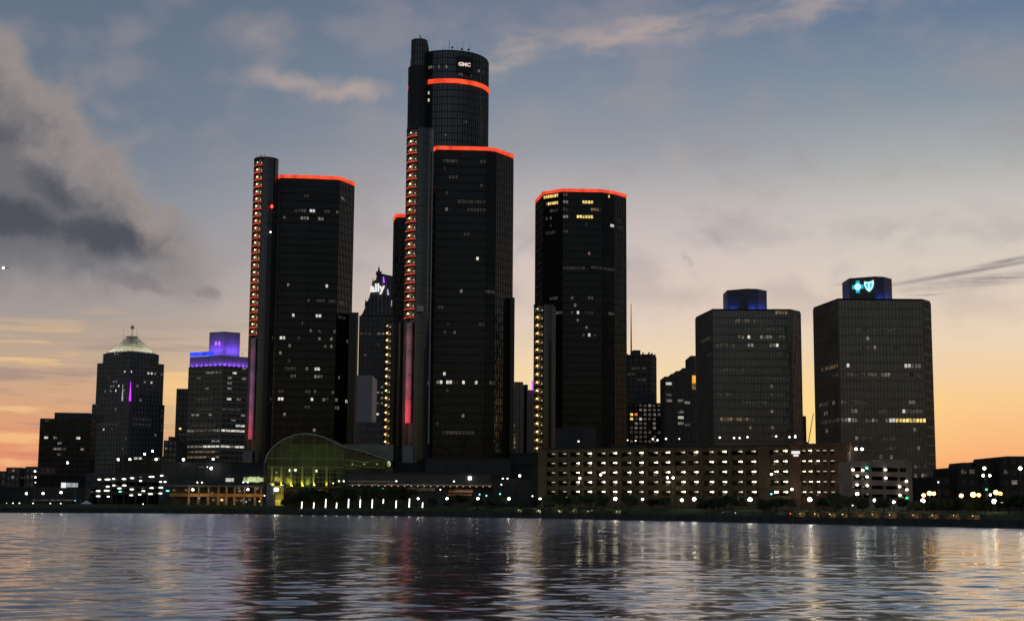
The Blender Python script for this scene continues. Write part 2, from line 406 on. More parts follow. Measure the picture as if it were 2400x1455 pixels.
# ------------------------------------------------------------------ building helpers
def plan_px(pts, Z, back=None):
    """front corners given as pixels on the roof line; mirrored to close the plan"""
    fr = [onz(px, py, Z) for px, py in pts]; fr = [Vector((p.x, p.y)) for p in fr]
    return close_plan(fr, back)
def plan_y(pts, Z, back=None):
    fr = [Vector((xz(px, Y, Z), Y)) for px, Y in pts]
    return close_plan(fr, back)
def close_plan(fr, back):
    a, b = fr[0], fr[-1]
    c = (a + b) / 2
    if back: c = c + Vector((0, back))
    return fr + [2 * c - p for p in (fr if back else fr[1:-1])]
def faces_of(poly):
    out = []
    for i in range(len(poly)):
        a, b = Vector(poly[i]), Vector(poly[(i + 1) % len(poly)])
        L = (b - a).length
        if L < 0.4: continue
        u = (b - a) / L; n = Vector((u.y, -u.x))
        if n.dot((a + b) / 2) < 0: out.append((Vector((a.x, a.y, 0)), Vector((u.x, u.y, 0)), Vector((n.x, n.y, 0)), L))
    return out
class Bld:
    pass
def curtain(root, poly, z0, z1, fh, bay, glass, frame, band=0.7, pier=0.2, prot=0.25, name='tower_core', every=1, cap_mat=None):
    """a solid core with separate panes, floor bands and mullions standing proud of it on the sides in view"""
    b = Bld(); b.root = root; b.poly = poly; b.z0, b.z1 = z0, z1
    core = MB(); core.prism(poly, z0, z1); b.core = core.build(name, glass, root)
    fl = faces_of(poly); b.faces = []
    nf = max(1, round((z1 - z0) / fh)); h = (z1 - z0) / nf
    gl, bd, mu = MB(), MB(), MB()
    rnd = random.Random(int(abs(poly[0][0] * 10)) + nf)
    for (p, u, n, L) in fl:
        nb_ = max(1, round(L / bay)); w = L / nb_
        b.faces.append((p, u, n, L, nb_, w, nf, h))
        for k in range(nf):
            za, zb = z0 + k * h + band, z0 + (k + 1) * h - 0.02
            for i in range(nb_):
                j = [0.03 + rnd.random() * 0.05 for _ in range(4)]
                q = [p + u * (i * w + pier / 2) + n * j[0], p + u * ((i + 1) * w - pier / 2) + n * j[1]]
                r_ = [p + u * ((i + 1) * w - pier / 2) + n * j[2], p + u * (i * w + pier / 2) + n * j[3]]
                gl.quad((q[0].x, q[0].y, za), (q[1].x, q[1].y, za), (r_[0].x, r_[0].y, zb), (r_[1].x, r_[1].y, zb))
            if k % every == 0: bd.obox(p, u, n, 0.01, L - 0.01, -0.05, prot * 0.6, z0 + k * h, z0 + k * h + band)
        for i in range(nb_ + 1):
            c = min(max(i * w, pier / 2), L - pier / 2)
            mu.obox(p, u, n, c - pier / 2, c + pier / 2, -0.04, prot, z0 + 0.01, z1 - 0.01)
    gl.build('glazing', glass, root, 'stuff'); bd.build('floor_bands', frame, root, 'stuff'); mu.build('mullions', frame, root, 'stuff')
    return b
def hit(b, px, py):
    d = ray(px, py); best = None
    for f in b.faces:
        p, u, n, L = f[:4]; dn = d.dot(n)
        if dn >= -1e-4: continue
        t = (p - C0).dot(n) / dn; q = C0 + d * t; s = (q - p).dot(u)
        if -0.5 <= s <= L + 0.5 and (best is None or t < best[0]): best = (t, q, s, f)
    return best
def light_windows(b, items, sc=1.0, ox=0.0, oy=0.0, band=0.7, snap=True, lift=0.12):
    """lit windows, each an object; items are (x, y, width, key) in pixels of a zoomed view (scale sc, origin ox, oy)"""
    used = set()
    for (x, y, w, key) in items:
        px, py = ox + x / sc, oy + y / sc
        hh = hit(b, px, py)
        if not hh: continue
        t, q, s, (p, u, n, L, nb_, bw, nf, h) = hh
        wm = w / sc * t / F / max(0.35, abs(ray(px, py).dot(n)))
        if snap:
            k = min(nf - 1, max(0, int((q.z - b.z0) / h))); zb = b.z0 + (k + 1) * h - 0.1; za = max(b.z0 + k * h + band + 0.05, zb - 1.55)
            nb2 = max(1, round(wm / bw)); i0 = int(round(s / bw - nb2 / 2.0)); i0 = min(max(0, i0), nb_ - nb2)
        else:
            nb2 = 1
        for i in range(nb2):
            if snap:
                key_ = (id(b), round(p.x, 1), k, i0 + i)
                if key_ in used: continue
                used.add(key_); a0, a1 = (i0 + i) * bw + 0.16, (i0 + i + 1) * bw - 0.16
            else: a0, a1, za, zb = s - wm / 2, s + wm / 2, q.z - 1.0, q.z + 1.0
            kk = key
            if nb2 > 2 and key in 'mbdw' and random.random() < 0.35: kk = {'m': 'd', 'b': 'm', 'd': 'v', 'w': 'v'}[key]
            mb = MB(); mb.obox(p, u, n, a0, a1, -0.02, lift, za, zb)
            mb.build('window', WIN[kk], b.root)

def ring_strip(root, poly, z0, z1, outp, m, name, mullion=False):
    """a proud light band running along every side in view"""
    for (p, u, n, L) in faces_of(poly):
        mb = MB(); mb.obox(p, u, n, -outp * 0.4, L + outp * 0.4, 0.05, outp, z0, z1); mb.build(name, m, root)

def shaft(root, pl, pr, py_top, py_bot, Y, ncell, py_lit, ring_m, lamp_m, red_rows=None, name='elevator_shaft'):
    """round glass lift shaft: dark glass on one side, open lit landings on the other"""
    zt = at((pl + pr) / 2, py_top, Y).z; zb = at((pl + pr) / 2, py_bot, Y).z; zl = at((pl + pr) / 2, py_lit, Y).z
    xl, xr = xz(pl, Y, zt), xz(pr, Y, zt); cx = (xl + xr) / 2; Rr = (xr - xl) / 2; cy = Y + Rr * 0.3
    P = lambda a, r: (cx + r * math.cos(R(a)), cy + r * math.sin(R(a)))
    core = MB()
    core.prism([P(a, Rr) for a in [264] + list(range(270, 556, 12)) + [556]] + [P(a, 0.66 * Rr) for a in [196, 206, 216, 226, 236, 246, 256, 264]], zb, zt)
    body = core.build(name, glass_blue, root)
    mu = MB()
    for a in range(264, 400, 9):
        x, y = P(a, Rr); mu.tube((x, y, zb), (x, y, zt), 0.10, k=4)
    nb_ = int((zt - zb) / 3.9)
    for k in range(nb_):
        z = zb + (k + 1) * (zt - zb) / (nb_ + 1)
        for a in range(264, 400, 12):
            x0, y0 = P(a, Rr + 0.03); x1, y1 = P(min(a + 12, 400), Rr + 0.03); mu.tube((x0, y0, z), (x1, y1, z), 0.09, k=4)
    mu.build('shaft_mullions', frame_dark, body, 'stuff')
    cap = MB(); cap.prism([P(a, Rr + 0.15) for a in range(100, 460, 15)], zt + 0.01, zt + 0.7); cap.build('shaft_cap', frame_dark, body)
    h = (zt - zl) / ncell
    arc = [196.3, 205, 214, 223, 232, 241, 250, 257, 263.7]
    for k in range(ncell):
        z = zl + k * h
        sl = MB()
        for a0, a1 in zip(arc[:-1], arc[1:]):
            i0, i1, o0, o1 = P(a0, 0.664 * Rr), P(a1, 0.664 * Rr), P(a0, Rr), P(a1, Rr)
            sl.quad((*i0, z + 0.5), (*o0, z + 0.5), (*o1, z + 0.5), (*i1, z + 0.5)); sl.quad((*i0, z), (*i1, z), (*o1, z), (*o0, z)); sl.quad((*o0, z), (*o1, z), (*o1, z + 0.5), (*o0, z + 0.5))
        sl.build('landing', conc_dark, body)
        back = MB()
        for a0, a1 in zip(arc[:-1], arc[1:]):
            i0, i1 = P(a0, 0.68 * Rr), P(a1, 0.68 * Rr); back.quad((*i0, z + 0.5), (*i1, z + 0.5), (*i1, z + h), (*i0, z + h))
        back.build('landing_wall', shaft_back, body)
        lp = MB(); x, y = P(214, 0.80 * Rr); lp.ball((x, y, z + h * 0.60), 0.27, 1.2, 1.0, 1.5); lp.build('landing_lamp', lamp_m if k < ncell - 1 else E_shaftw, body, None, True)
        lp = MB(); x, y = P(254, 0.90 * Rr); lp.ball((x, y, z + h * 0.38), 0.2); lp.build('landing_lamp', E_shaftw, body, None, True)
        br = MB(); x0, y0 = P(228, 0.86 * Rr); x1, y1 = P(258, 0.92 * Rr); br.tube((x0, y0, z + h), (x1, y1, z + 0.5), 0.12, k=4); br.build('brace', frame_black, body)
        if ring_m:
            rg = MB()
            for a0, a1 in zip(arc[:-1], arc[1:]):
                i0, i1, o0, o1 = P(a0, Rr - 0.05), P(a1, Rr - 0.05), P(a0, Rr + 0.12), P(a1, Rr + 0.12)
                rg.quad((*o0, z + 0.14), (*o1, z + 0.14), (*o1, z + 0.40), (*o0, z + 0.40)); rg.quad((*i0, z + 0.45), (*o0, z + 0.45), (*o1, z + 0.45), (*i1, z + 0.45)); rg.quad((*i0, z + 0.05), (*i1, z + 0.05), (*o1, z + 0.05), (*o0, z + 0.05))
            rg.build('red_ring', ring_m, body)
    for a in (196, 264):
        x, y = P(a, Rr); m_ = MB(); m_.tube((x, y, zb), (x, y, zt), 0.18, k=5); m_.build('corner_post', frame_black, body)
    b = Bld(); b.body = body; b.P = P; b.R = Rr; b.cx, b.cy = cx, cy; b.zt, b.zb, b.zl = zt, zb, zl
    return b
def glow_wall(root, s, py_top, py_bot, Y, lamps, rung_m):
    """plain pale wall under the landings, washed by coloured flood lamps"""
    zt, zb = at(960, py_top, Y).z, at(960, py_bot, Y).z
    w = MB(); arc = [197, 205, 214, 223, 232, 241, 250]
    for a0, a1 in zip(arc[:-1], arc[1:]):
        i0, i1 = s.P(a0, 0.80 * s.R), s.P(a1, 0.80 * s.R); w.quad((*i0, zb), (*i1, zb), (*i1, zt), (*i0, zt))
    w.build('light_wall', pink_wall, s.body)
    rl = MB(); x, y = s.P(252, s.R * 0.97); rl.tube((x, y, zb), (x, y, zt), 0.2, k=5); rl.build('rail', rung_m, s.body)
    for k in range(1, 5):
        z = zb + (zt - zb) * k / 4.2; x0, y0 = s.P(232, 0.84 * s.R); x1, y1 = s.P(252, 0.97 * s.R)
        r_ = MB(); r_.tube((x0, y0, z), (x1, y1, z), 0.2, k=5); r_.build('rung', rung_m, s.body)
    for (t, pw, c) in lamps:
        x, y = s.P(212, s.R * 1.5); flood('flood_lamp', (x, y, zb + (zt - zb) * t), (s.cx - x, s.cy - y, 1.5), pw * 1.05, c, s.body, 150)
        m_ = MB(); x2, y2 = s.P(212, s.R * 1.58); m_.box(x2 - 0.3, x2 + 0.3, y2 - 0.2, y2 + 0.1, zb + (zt - zb) * t - 0.2, zb + (zt - zb) * t + 0.2); m_.build('flood_housing', frame_black, s.body)

# ------------------------------------------------------------------ setting: water, shore, ground
SHORE = [(-2600, 1194), (-900, 1197), (0, 1200.5), (400, 1202.5), (650, 1205), (900, 1208), (1270, 1214), (1650, 1222), (2000, 1229.5), (2400, 1237.5), (2900, 1250), (3600, 1275)]
SH = [onz(px, py, 0.0) for px, py in SHORE]
def shore_y(px):
    for (a, b), (p, q) in zip(zip(SHORE[:-1], SHORE[1:]), zip(SH[:-1], SH[1:])):
        if a[0] <= px <= b[0]: t = (px - a[0]) / (b[0] - a[0]); return p.y + (q.y - p.y) * t
    return SH[-1].y
import numpy as np
def river_mesh():
    """open water with real waves in front, levelling out towards the sides and the far bank"""
    rs = np.random.RandomState(11)
    inv = np.linspace(1 / 16.0, 1 / 780.0, 90); far_ = 190 * np.exp(np.arange(0, 660) * 0.0019)
    ys = np.unique(np.concatenate([1 / inv, np.arange(44, 115, 0.19), np.arange(115, 190, 0.3), far_]))
    ang = np.concatenate([np.radians(np.linspace(-75, -25, 20)[:-1]), np.radians(np.linspace(-25, 25, 470)), np.radians(np.linspace(25, 75, 20)[1:])])
    Yg, Tg = np.meshgrid(ys, np.tan(ang), indexing='ij'); Xg = Yg * Tg
    dy = np.gradient(ys)[:, None]; dx = np.abs(Yg) * (np.radians(50) / 470)
    Zg = np.zeros_like(Xg)
    for k in range(34):
        lam = 0.75 * (6.5 / 0.75) ** rs.rand(); th = np.radians(rs.normal(92, 23)); kk = 2 * np.pi / lam
        a = 0.078 * np.sqrt(2 / 34.0) / kk
        fade = np.clip(1.6 - 5.0 * np.maximum(dy, dx * 0.8) / lam, 0, 1)
        ph = kk * (Xg * np.cos(th) + Yg * np.sin(th)) + rs.rand() * 6.28
        Zg += a * fade * (np.sin(ph) + 0.18 * np.cos(2 * ph))
    gust = 0.75 + 0.35 * np.sin(Xg / 37.0 + 1.3 * np.sin(Yg / 55.0)) * np.sin(Yg / 43.0 + 0.7)
    Zg *= gust * np.clip((np.radians(27) - np.abs(np.arctan(Tg))) / np.radians(3), 0, 1)
    R_, C_ = Xg.shape
    co_ = np.stack([Xg, Yg, Zg], -1).reshape(-1, 3)
    idx = np.arange(R_ * C_).reshape(R_, C_)
    q = np.stack([idx[:-1, :-1], idx[:-1, 1:], idx[1:, 1:], idx[1:, :-1]], -1).reshape(-1, 4)
    me = bpy.data.meshes.new('river_water')
    me.vertices.add(len(co_)); me.vertices.foreach_set('co', co_.astype(np.float32).ravel())
    me.loops.add(q.size); me.loops.foreach_set('vertex_index', q.astype(np.int32).ravel())
    me.polygons.add(len(q)); me.polygons.foreach_set('loop_start', np.arange(0, q.size, 4, dtype=np.int32)); me.polygons.foreach_set('loop_total', np.full(len(q), 4, dtype=np.int32))
    me.update(calc_edges=True); me.shade_smooth()
    return me
wm = bpy.data.materials.new('river_water'); wm.use_nodes = True
t_ = wm.node_tree; t_.nodes.clear()
gl_ = t_.nodes.new('ShaderNodeBsdfGlossy'); gl_.distribution = 'MULTI_GGX'; gl_.inputs['Color'].default_value = (0.95, 0.95, 0.95, 1)
df_ = t_.nodes.new('ShaderNodeBsdfDiffuse'); df_.inputs['Color'].default_value = (0.010, 0.014, 0.018, 1)
fr2 = t_.nodes.new('ShaderNodeFresnel'); fr2.inputs['IOR'].default_value = 1.36
fm_ = t_.nodes.new('ShaderNodeMapRange'); fm_.inputs['To Min'].default_value = 0.44; fm_.inputs['To Max'].default_value = 1.0; t_.links.new(fr2.outputs[0], fm_.inputs['Value'])
mxs = t_.nodes.new('ShaderNodeMixShader'); t_.links.new(fm_.outputs[0], mxs.inputs[0]); t_.links.new(df_.outputs[0], mxs.inputs[1]); t_.links.new(gl_.outputs[0], mxs.inputs[2])
wo_ = t_.nodes.new('ShaderNodeOutputMaterial'); t_.links.new(mxs.outputs[0], wo_.inputs['Surface'])
co = t_.nodes.new('ShaderNodeTexCoord')
acc = None
# each layer: noise whose colour channels are read as wave slopes (size in metres, slope strength)
for (sx, sy, amp, det, seed) in ((0.05, 0.14, 0.022, 2, 0), (0.35, 0.8, 0.040, 3, 13.1), (1.6, 3.2, 0.030, 2, 31.7)):
    mp = t_.nodes.new('ShaderNodeMapping'); mp.inputs['Scale'].default_value = (sx, sy, 1); mp.inputs['Location'].default_value = (seed, seed * 0.7, seed); mp.inputs['Rotation'].default_value = (0, 0, R(-8))
    t_.links.new(co.outputs['Object'], mp.inputs[0])
    n = t_.nodes.new('ShaderNodeTexNoise'); n.inputs['Scale'].default_value = 1.0; n.inputs['Detail'].default_value = det; n.inputs['Roughness'].default_value = 0.5
    t_.links.new(mp.outputs[0], n.inputs['Vector'])
    ma = t_.nodes.new('ShaderNodeVectorMath'); ma.operation = 'MULTIPLY_ADD'
    t_.links.new(n.outputs['Color'], ma.inputs[0]); ma.inputs[1].default_value = (amp * 1.6, amp * 4, 0); ma.inputs[2].default_value = (-amp * 0.8, -amp * 2, 0)
    if acc is None: acc = ma.outputs[0]
    else:
        ad = t_.nodes.new('ShaderNodeVectorMath'); ad.operation = 'ADD'; t_.links.new(acc, ad.inputs[0]); t_.links.new(ma.outputs[0], ad.inputs[1]); acc = ad.outputs[0]
ad = t_.nodes.new('ShaderNodeVectorMath'); ad.operation = 'ADD'; t_.links.new(acc, ad.inputs[0]); gn = t_.nodes.new('ShaderNodeNewGeometry'); t_.links.new(gn.outputs['Normal'], ad.inputs[1])
nr = t_.nodes.new('ShaderNodeVectorMath'); nr.operation = 'NORMALIZE'; t_.links.new(ad.outputs[0], nr.inputs[0]); t_.links.new(nr.outputs[0], gl_.inputs['Normal']); t_.links.new(nr.outputs[0], fr2.inputs['Normal'])
# waves too small to model at a distance go into the roughness
sx_ = t_.nodes.new('ShaderNodeSeparateXYZ'); t_.links.new(co.outputs['Object'], sx_.inputs[0])
rr_ = t_.nodes.new('ShaderNodeMapRange'); rr_.interpolation_type = 'SMOOTHSTEP'; t_.links.new(sx_.outputs[1], rr_.inputs['Value'])
for k_, v_ in (('From Min', 70), ('From Max', 420), ('To Min', 0.12), ('To Max', 0.24)): rr_.inputs[k_].default_value = v_
t_.links.new(rr_.outputs[0], gl_.inputs['Roughness'])
rm = river_mesh(); rm.materials.append(wm)
rw = bpy.data.objects.new('river_water', rm); col.objects.link(rw); rw['kind'] = 'structure'
deep = MB(); deep.box(-9000, 9000, -3000, 2500, -4.0, -1.2); struct('river_bed', deep, mat('deep_water', (0.006, 0.009, 0.012), 0.4, 0, 0.2, 0.02))

PZ = 1.9                                    # promenade height above the river
def off(p, d): return Vector((p.x * (1 + d / p.length), p.y * (1 + d / p.length), 0))
def strip(name, d0, z0, d1, z1, m, dz=0.0):
    mb = MB()
    for a, b in zip(SH[:-1], SH[1:]):
        a0, b0, a1, b1 = off(a, d0), off(b, d0), off(a, d1), off(b, d1)
        mb.quad((a0.x, a0.y, z0 + dz), (b0.x, b0.y, z0 + dz), (b1.x, b1.y, z1 + dz), (a1.x, a1.y, z1 + dz))
    return struct(name, mb, m)
wallm = MB()
for a, b in zip(SH[:-1], SH[1:]):
    a1, b1 = off(a, 1.2), off(b, 1.2)
    n = len(wallm.v)
    for z in (-3, PZ):
        wallm.v += [(a.x, a.y, z), (b.x, b.y, z), (b1.x, b1.y, z), (a1.x, a1.y, z)]
    wallm.f += [tuple(n + i for i in q) for q in ((0, 1, 5, 4), (4, 5, 6, 7), (1, 2, 6, 5), (2, 3, 7, 6), (3, 0, 4, 7))]
struct('river_wall', wallm, mat('sea_wall', (0.06, 0.058, 0.052), 0.9, 0, 0.45, 0.3, 0.3, 0.3, (1, 1, 0.25)))
strip('promenade', 1.2, PZ - 0.02, 7.0, PZ - 0.02, paving)
strip('lawn', 7.0, PZ - 0.02, 26.0, 3.6, grass)
strip('ground', 26.0, 3.6, 30000.0, 3.6, asphalt)
GZ = 3.6
def ground_z(px, Y):
    d = Y - shore_y(px)
    return PZ if d < 7 else (PZ + (GZ - PZ) * min(1, (d - 7) / 19.0))

# ================================================================== the glass towers
def corners3(b):
    return b.poly
# ---- front tower (the nearest, left of centre)
ZA = at(1023, 343, 690).z
rootA = thing('glass_tower', 'tall black glass tower with red rim, in front of the round tower', 'tower', (*onz(1110, 345, ZA).xy, GZ))
polyA = plan_px([(1004, 357), (1023, 343.5), (1140, 346), (1163, 349), (1203, 364)], ZA, 0.4)
A = curtain(rootA, polyA, GZ - 0.3, ZA - 2.2, 4.0, 1.5, glass_black, frame_black)
top = MB(); top.prism(polyA, ZA - 2.19, ZA); top.build('roof_parapet', frame_black, rootA)
ring_strip(rootA, polyA, ZA - 1.55, ZA + 0.2, 0.5, E_red, 'red_light_band')
light_windows(A, [(440, 1070, 25, 'd'), (510, 1010, 80, 'd'), (520, 1142, 60, 'v'), (437, 1010, 22, 'v'), (725, 1212, 30, 'v'), (475, 1265, 22, 'v'), (472, 1382, 16, 'm'), (690, 1320, 200, 'v'), (760, 1385, 140, 'v'), (760, 1020, 40, 'v')], 3.162, 900, 60)
light_windows(A, [(795, 60, 12, 'm'), (1028, 468, 10, 'b'), (945, 268, 40, 'v'), (910, 742, 14, 'm'), (740, 868, 40, 'v'), (780, 1078, 30, 'd'), (838, 1075, 30, 'd'), (772, 1423, 26, 'b'), (793, 1017, 30, 'v'), (1090, 735, 80, 'v'), (1070, 1020, 60, 'v')], 3.464, 820, 480)
light_windows(A, [(810, 190, 40, 'm'), (840, 190, 20, 'b'), (900, 195, 60, 'b'), (1043, 195, 20, 'b'), (1172, 195, 20, 'b'), (1300, 195, 50, 'd'), (965, 195, 50, 'v'), (895, 268, 30, 'v'), (1050, 445, 16, 'm'), (1325, 598, 24, 'v'), (793, 575, 20, 'v'), (1000, 640, 300, 'v'), (1330, 120, 20, 'v')], 3.933, 820, 860)
sA = shaft(rootA, 953, 1015, 305, 1085, 684, 22, 748, E_red2, E_shaft)
glow_wall(rootA, sA, 757, 992, 684, [(0.04, 1100, (1, 0.05, 0.10)), (0.18, 700, (1, 0.07, 0.13)), (0.38, 380, (1, 0.17, 0.27)), (0.6, 260, (1, 0.24, 0.34)), (0.82, 220, (1, 0.26, 0.36))], mat('red_paint', (0.6, 0.06, 0.06), 0.6, 0, 0.1))
bx = MB(); x0, x1 = xz(943, 677, 30), xz(968, 677, 30); bx.box(x0, x1, 677, 682, at(955, 1087, 677).z, at(955, 1044, 677).z); bx.build('shaft_base_panel', conc_light, sA.body)
bx = MB(); x0, x1 = xz(977, 676, 100), xz(993, 676, 100); bx.box(x0, x1, 676.2, 679.2, at(985, 729, 676).z, at(985, 716, 676).z); bx.build('shaft_light_box', white_wall, sA.body)
bx = MB(); bx.box(xz(1011.5, 681, 150), xz(1014.5, 681, 150), 679.6, 680.2, at(1013, 1040, 681).z, at(1013, 306, 681).z); bx.build('shaft_edge_trim', steel, sA.body)
ledge = MB(); ledge.prism([(xz(1196, 700, 90), 703), (xz(1206, 700, 90), 703), (xz(1206, 720, 90), 716), (xz(1196, 720, 90), 716)], GZ, at(1203, 697, 703).z); ledge.build('rear_shaft', glass_black, rootA)

# ---- round hotel tower
ZB = at(1055, 119, 752).z
Yb = 772.0; cxB = xz(1054, Yb, ZB); RB = (xz(1145, Yb, ZB) - cxB)
def circ(r, k=48, cx=None, cy=None): return [((cxB if cx is None else cx) + r * math.sin(2 * math.pi * i / k), (Yb if cy is None else cy) - r * math.cos(2 * math.pi * i / k)) for i in range(k)]
rootB = thing('round_tower', 'tallest round black glass tower with red ring and lit sign near its top', 'tower', (cxB, Yb, GZ))
zr = at(1060, 190, Yb - RB).z
polyB = circ(RB)
B1 = curtain(rootB, polyB, GZ - 0.3, zr - 1.2, 3.9, 1.26, glass_blue, frame_dark, 0.55, 0.22, 0.3)
B2 = curtain(rootB, circ(RB * 0.998), zr + 1.3, ZB - 0.8, 3.9, 1.26, glass_blue, frame_dark, 0.55, 0.22, 0.3, 'tower_crown')
neck = MB(); neck.prism(circ(RB - 0.5), zr - 1.25, zr + 1.35); neck.build('ring_ledge', frame_black, rootB)
for i, (p, u, n, L) in enumerate(faces_of(circ(RB + 0.15))):
    mb = MB(); mb.obox(p, u, n, 0, L, 0, 0.7, zr - 1.15, zr + 1.1); mb.build('red_ring_segment', E_red, rootB)
par = MB(); par.prism(circ(RB - 0.15), ZB - 0.79, ZB); par.build('roof_parapet', frame_black, rootB)
roofp = MB(); roofp.prism(circ(RB * 0.45, 24), ZB + 0.01, ZB + 2.2); roofp.build('roof_plant', frame_black, rootB)
hx = hit(B2, 1087, 153); pc, nc, uc = hx[1], hx[3][2], hx[3][1]
pn = MB(); pn.obox(Vector((pc.x, pc.y, 0)), uc, nc, -4.1, 4.1, -0.6, 1.0, at(1087, 173, pc.y).z, at(1087, 134, pc.y).z); pn.build('sign_panel', mat('sign_black', (0.006, 0.006, 0.006), 0.4, 0, 0.1), rootB)
place_on('sign_letters', text_mesh('GMC', 2.7, 0.11, 0.12, 1.12), E_signp, pc + nc * 1.2 + Vector((0, 0, -0.1)), uc, nc, rootB)
light_windows(B2, [(345, 320, 9, 'm'), (405, 305, 8, 'm'), (475, 305, 12, 'm'), (368, 322, 8, 'd'), (333, 330, 10, 'm'), (690, 345, 12, 'd'), (705, 365, 16, 'm'), (730, 370, 12, 'd'), (545, 375, 30, 'd'), (590, 378, 30, 'd'), (640, 385, 20, 'v')], 3.162, 900, 60, 0.55)
light_windows(B1, [(330, 530, 20, 'b'), (330, 545, 14, 'b'), (455, 822, 16, 'd'), (540, 740, 24, 'v'), (605, 750, 30, 'v'), (430, 455, 20, 'v'), (580, 300, 20, 'v')], 3.162, 900, 60, 0.55)
for (px, py, k) in ((1053, 95, .12), (1071, 101, .05), (1086, 98, .05), (1100, 100, .05), (1104, 110, .05), (1044, 106, .06), (1060, 109, .14), (1081, 112, .14), (1098, 113, .12), (1038, 112, .1)):
    a = at(px, py, 775); m_ = MB(); m_.tube((a.x, a.y, ZB - 0.1), a, k * 1.6, k, 5); m_.build('antenna', frame_black, rootB)
for (px, py) in ((1060, 112), (1083, 116), (1098, 117)):
    a = at(px, py, 774); m_ = MB(); m_.ball(a, 0.55, 1, 0.5, 1.2, 6, 4); m_.build('antenna_dish', frame_black, rootB)
# service shaft of the round tower
zs = at(983, 96, 752).z
def rect_px(pl, pr, Y, Z, d): x0, x1 = xz(pl, Y, Z), xz(pr, Y, Z); return [(x0, Y), (x1, Y), (x1, Y + d), (x0, Y + d)]
def shaft_poly(pl, pr, Y, Z, k=9):
    x0, x1 = xz(pl, Y, Z), xz(pr, Y, Z); c, r = (x0 + x1) / 2, (x1 - x0) / 2
    return [(c + r * math.cos(R(a)), Y + r * math.sin(R(a))) for a in range(180, 361, 180 // k)] + [(x1, Y + 14), (x0, Y + 14)]
s1 = curtain(rootB, shaft_poly(965, 1001, 752, zs), at(983, 160, 752).z, zs, 3.9, 1.4, glass_blue, frame_dark, 0.5, 0.2, 0.25, 'service_shaft_top')
s2 = curtain(rootB, shaft_poly(957.5, 1002, 752, zs - 20), GZ, at(983, 160, 752).z - 0.01, 3.9, 1.4, glass_black, frame_dark, 0.5, 0.2, 0.25, 'service_shaft')
sh_ = MB(); sh_.prism(shaft_poly(961, 1001, 753, zs - 10), at(983, 160, 752).z, at(983, 140, 752).z); sh_.build('shaft_shoulder', glass_blue, rootB)
st_ = MB(); a = at(963, 206, 751); st_.box(xz(957, 751, a.z) - 0.25, xz(963, 751, a.z), 750.5, 752.5, a.z - 1.0, a.z + 0.9); st_.build('red_light_stub', E_red, rootB)
cp = MB(); cp.prism(circ(2.6, 10, xz(985, 756, zs), 756), zs + 0.01, zs + 1.2); cp.build('shaft_plant', frame_black, rootB)
cr = MB(); a = at(990, 97, 756); cr.tube((a.x, a.y, zs + 1.0), at(983, 82, 756), 0.32, 0.2, 5); cr.build('maintenance_jib', frame_black, rootB)

# ---- left tower
ZC = at(727, 411, 760).z
rootC = thing('glass_tower', 'black glass tower with red rim, leftmost of the red-rimmed towers', 'tower', (*onz(740, 411, ZC).xy, GZ))
polyC = plan_px([(640, 417), (659, 410), (727, 411.7), (796, 415), (830, 428.5)], ZC, 0.4)
Cc = curtain(rootC, polyC, GZ - 0.3, ZC - 2.2, 4.0, 1.5, glass_black, frame_black)
top = MB(); top.prism(polyC, ZC - 2.19, ZC); top.build('roof_parapet', frame_black, rootC)
ring_strip(rootC, polyC, ZC - 1.65, ZC + 0.15, 0.5, E_red, 'red_light_band')
light_windows(Cc, [(605, 525, 40, 'b'), (560, 525, 40, 'd'), (530, 525, 40, 'v'), (825, 540, 25, 'd'), (868, 440, 30, 'm'), (745, 532, 40, 'v'), (420, 588, 25, 'd'), (543, 590, 16, 'm'), (585, 592, 40, 'm'), (693, 595, 40, 'm'), (455, 1118, 28, 'm'), (735, 1118, 10, 'b'), (612, 1245, 14, 'd'), (690, 1240, 60, 'v'), (780, 1240, 60, 'v'), (865, 1250, 60, 'd'), (492, 1353, 28, 'b'), (675, 1360, 55, 'b'), (555, 1365, 25, 'd'), (590, 410, 40, 'v'), (860, 1370, 60, 'v')], 3.306, 540, 340)
light_windows(Cc, [(380, 135, 38, 'b'), (595, 85, 25, 'd'), (655, 90, 25, 'd'), (770, 62, 25, 'd'), (650, 147, 25, 'm'), (700, 152, 25, 'd'), (745, 150, 32, 'm'), (868, 160, 14, 'm'), (436, 190, 25, 'm'), (738, 207, 14, 'm'), (368, 250, 25, 'm'), (445, 312, 25, 'v'), (450, 357, 80, 'v'), (563, 370, 25, 'm'), (636, 367, 48, 'b'), (806, 385, 16, 'm'), (475, 423, 45, 'd'), (650, 428, 60, 'm'), (370, 485, 40, 'v'), (545, 487, 40, 'v'), (628, 490, 30, 'd'), (365, 542, 36, 'b'), (615, 545, 24, 'b'), (688, 553, 24, 'm'), (725, 555, 30, 'd'), (760, 545, 20, 'm'), (787, 553, 20, 'm'), (792, 608, 28, 'm'), (857, 613, 18, 'b'), (397, 710, 22, 'm'), (630, 775, 12, 'm'), (500, 120, 30, 'v'), (560, 600, 40, 'v')], 3.162, 540, 760)
sC = shaft(rootC, 595, 651, 375, 1095, 752, 24, 788, E_red2, E_shaft)
glow_wall(rootC, sC, 796, 1032, 752, [(0.06, 800, (1, 0.06, 0.14)), (0.22, 420, (0.95, 0.12, 0.35)), (0.42, 330, (0.8, 0.16, 0.6)), (0.62, 270, (0.7, 0.18, 0.62)), (0.84, 240, (0.8, 0.15, 0.4))], mat('purple_rung', (0.45, 0.2, 0.4), 0.6, 0, 0.1))
bx = MB(); x0, x1 = xz(571, 744, 40), xz(592, 744, 40); bx.box(x0, x1, 744, 748, at(580, 1094, 744).z, at(580, 1056, 744).z); bx.build('shaft_base_panel', conc_light, sC.body)
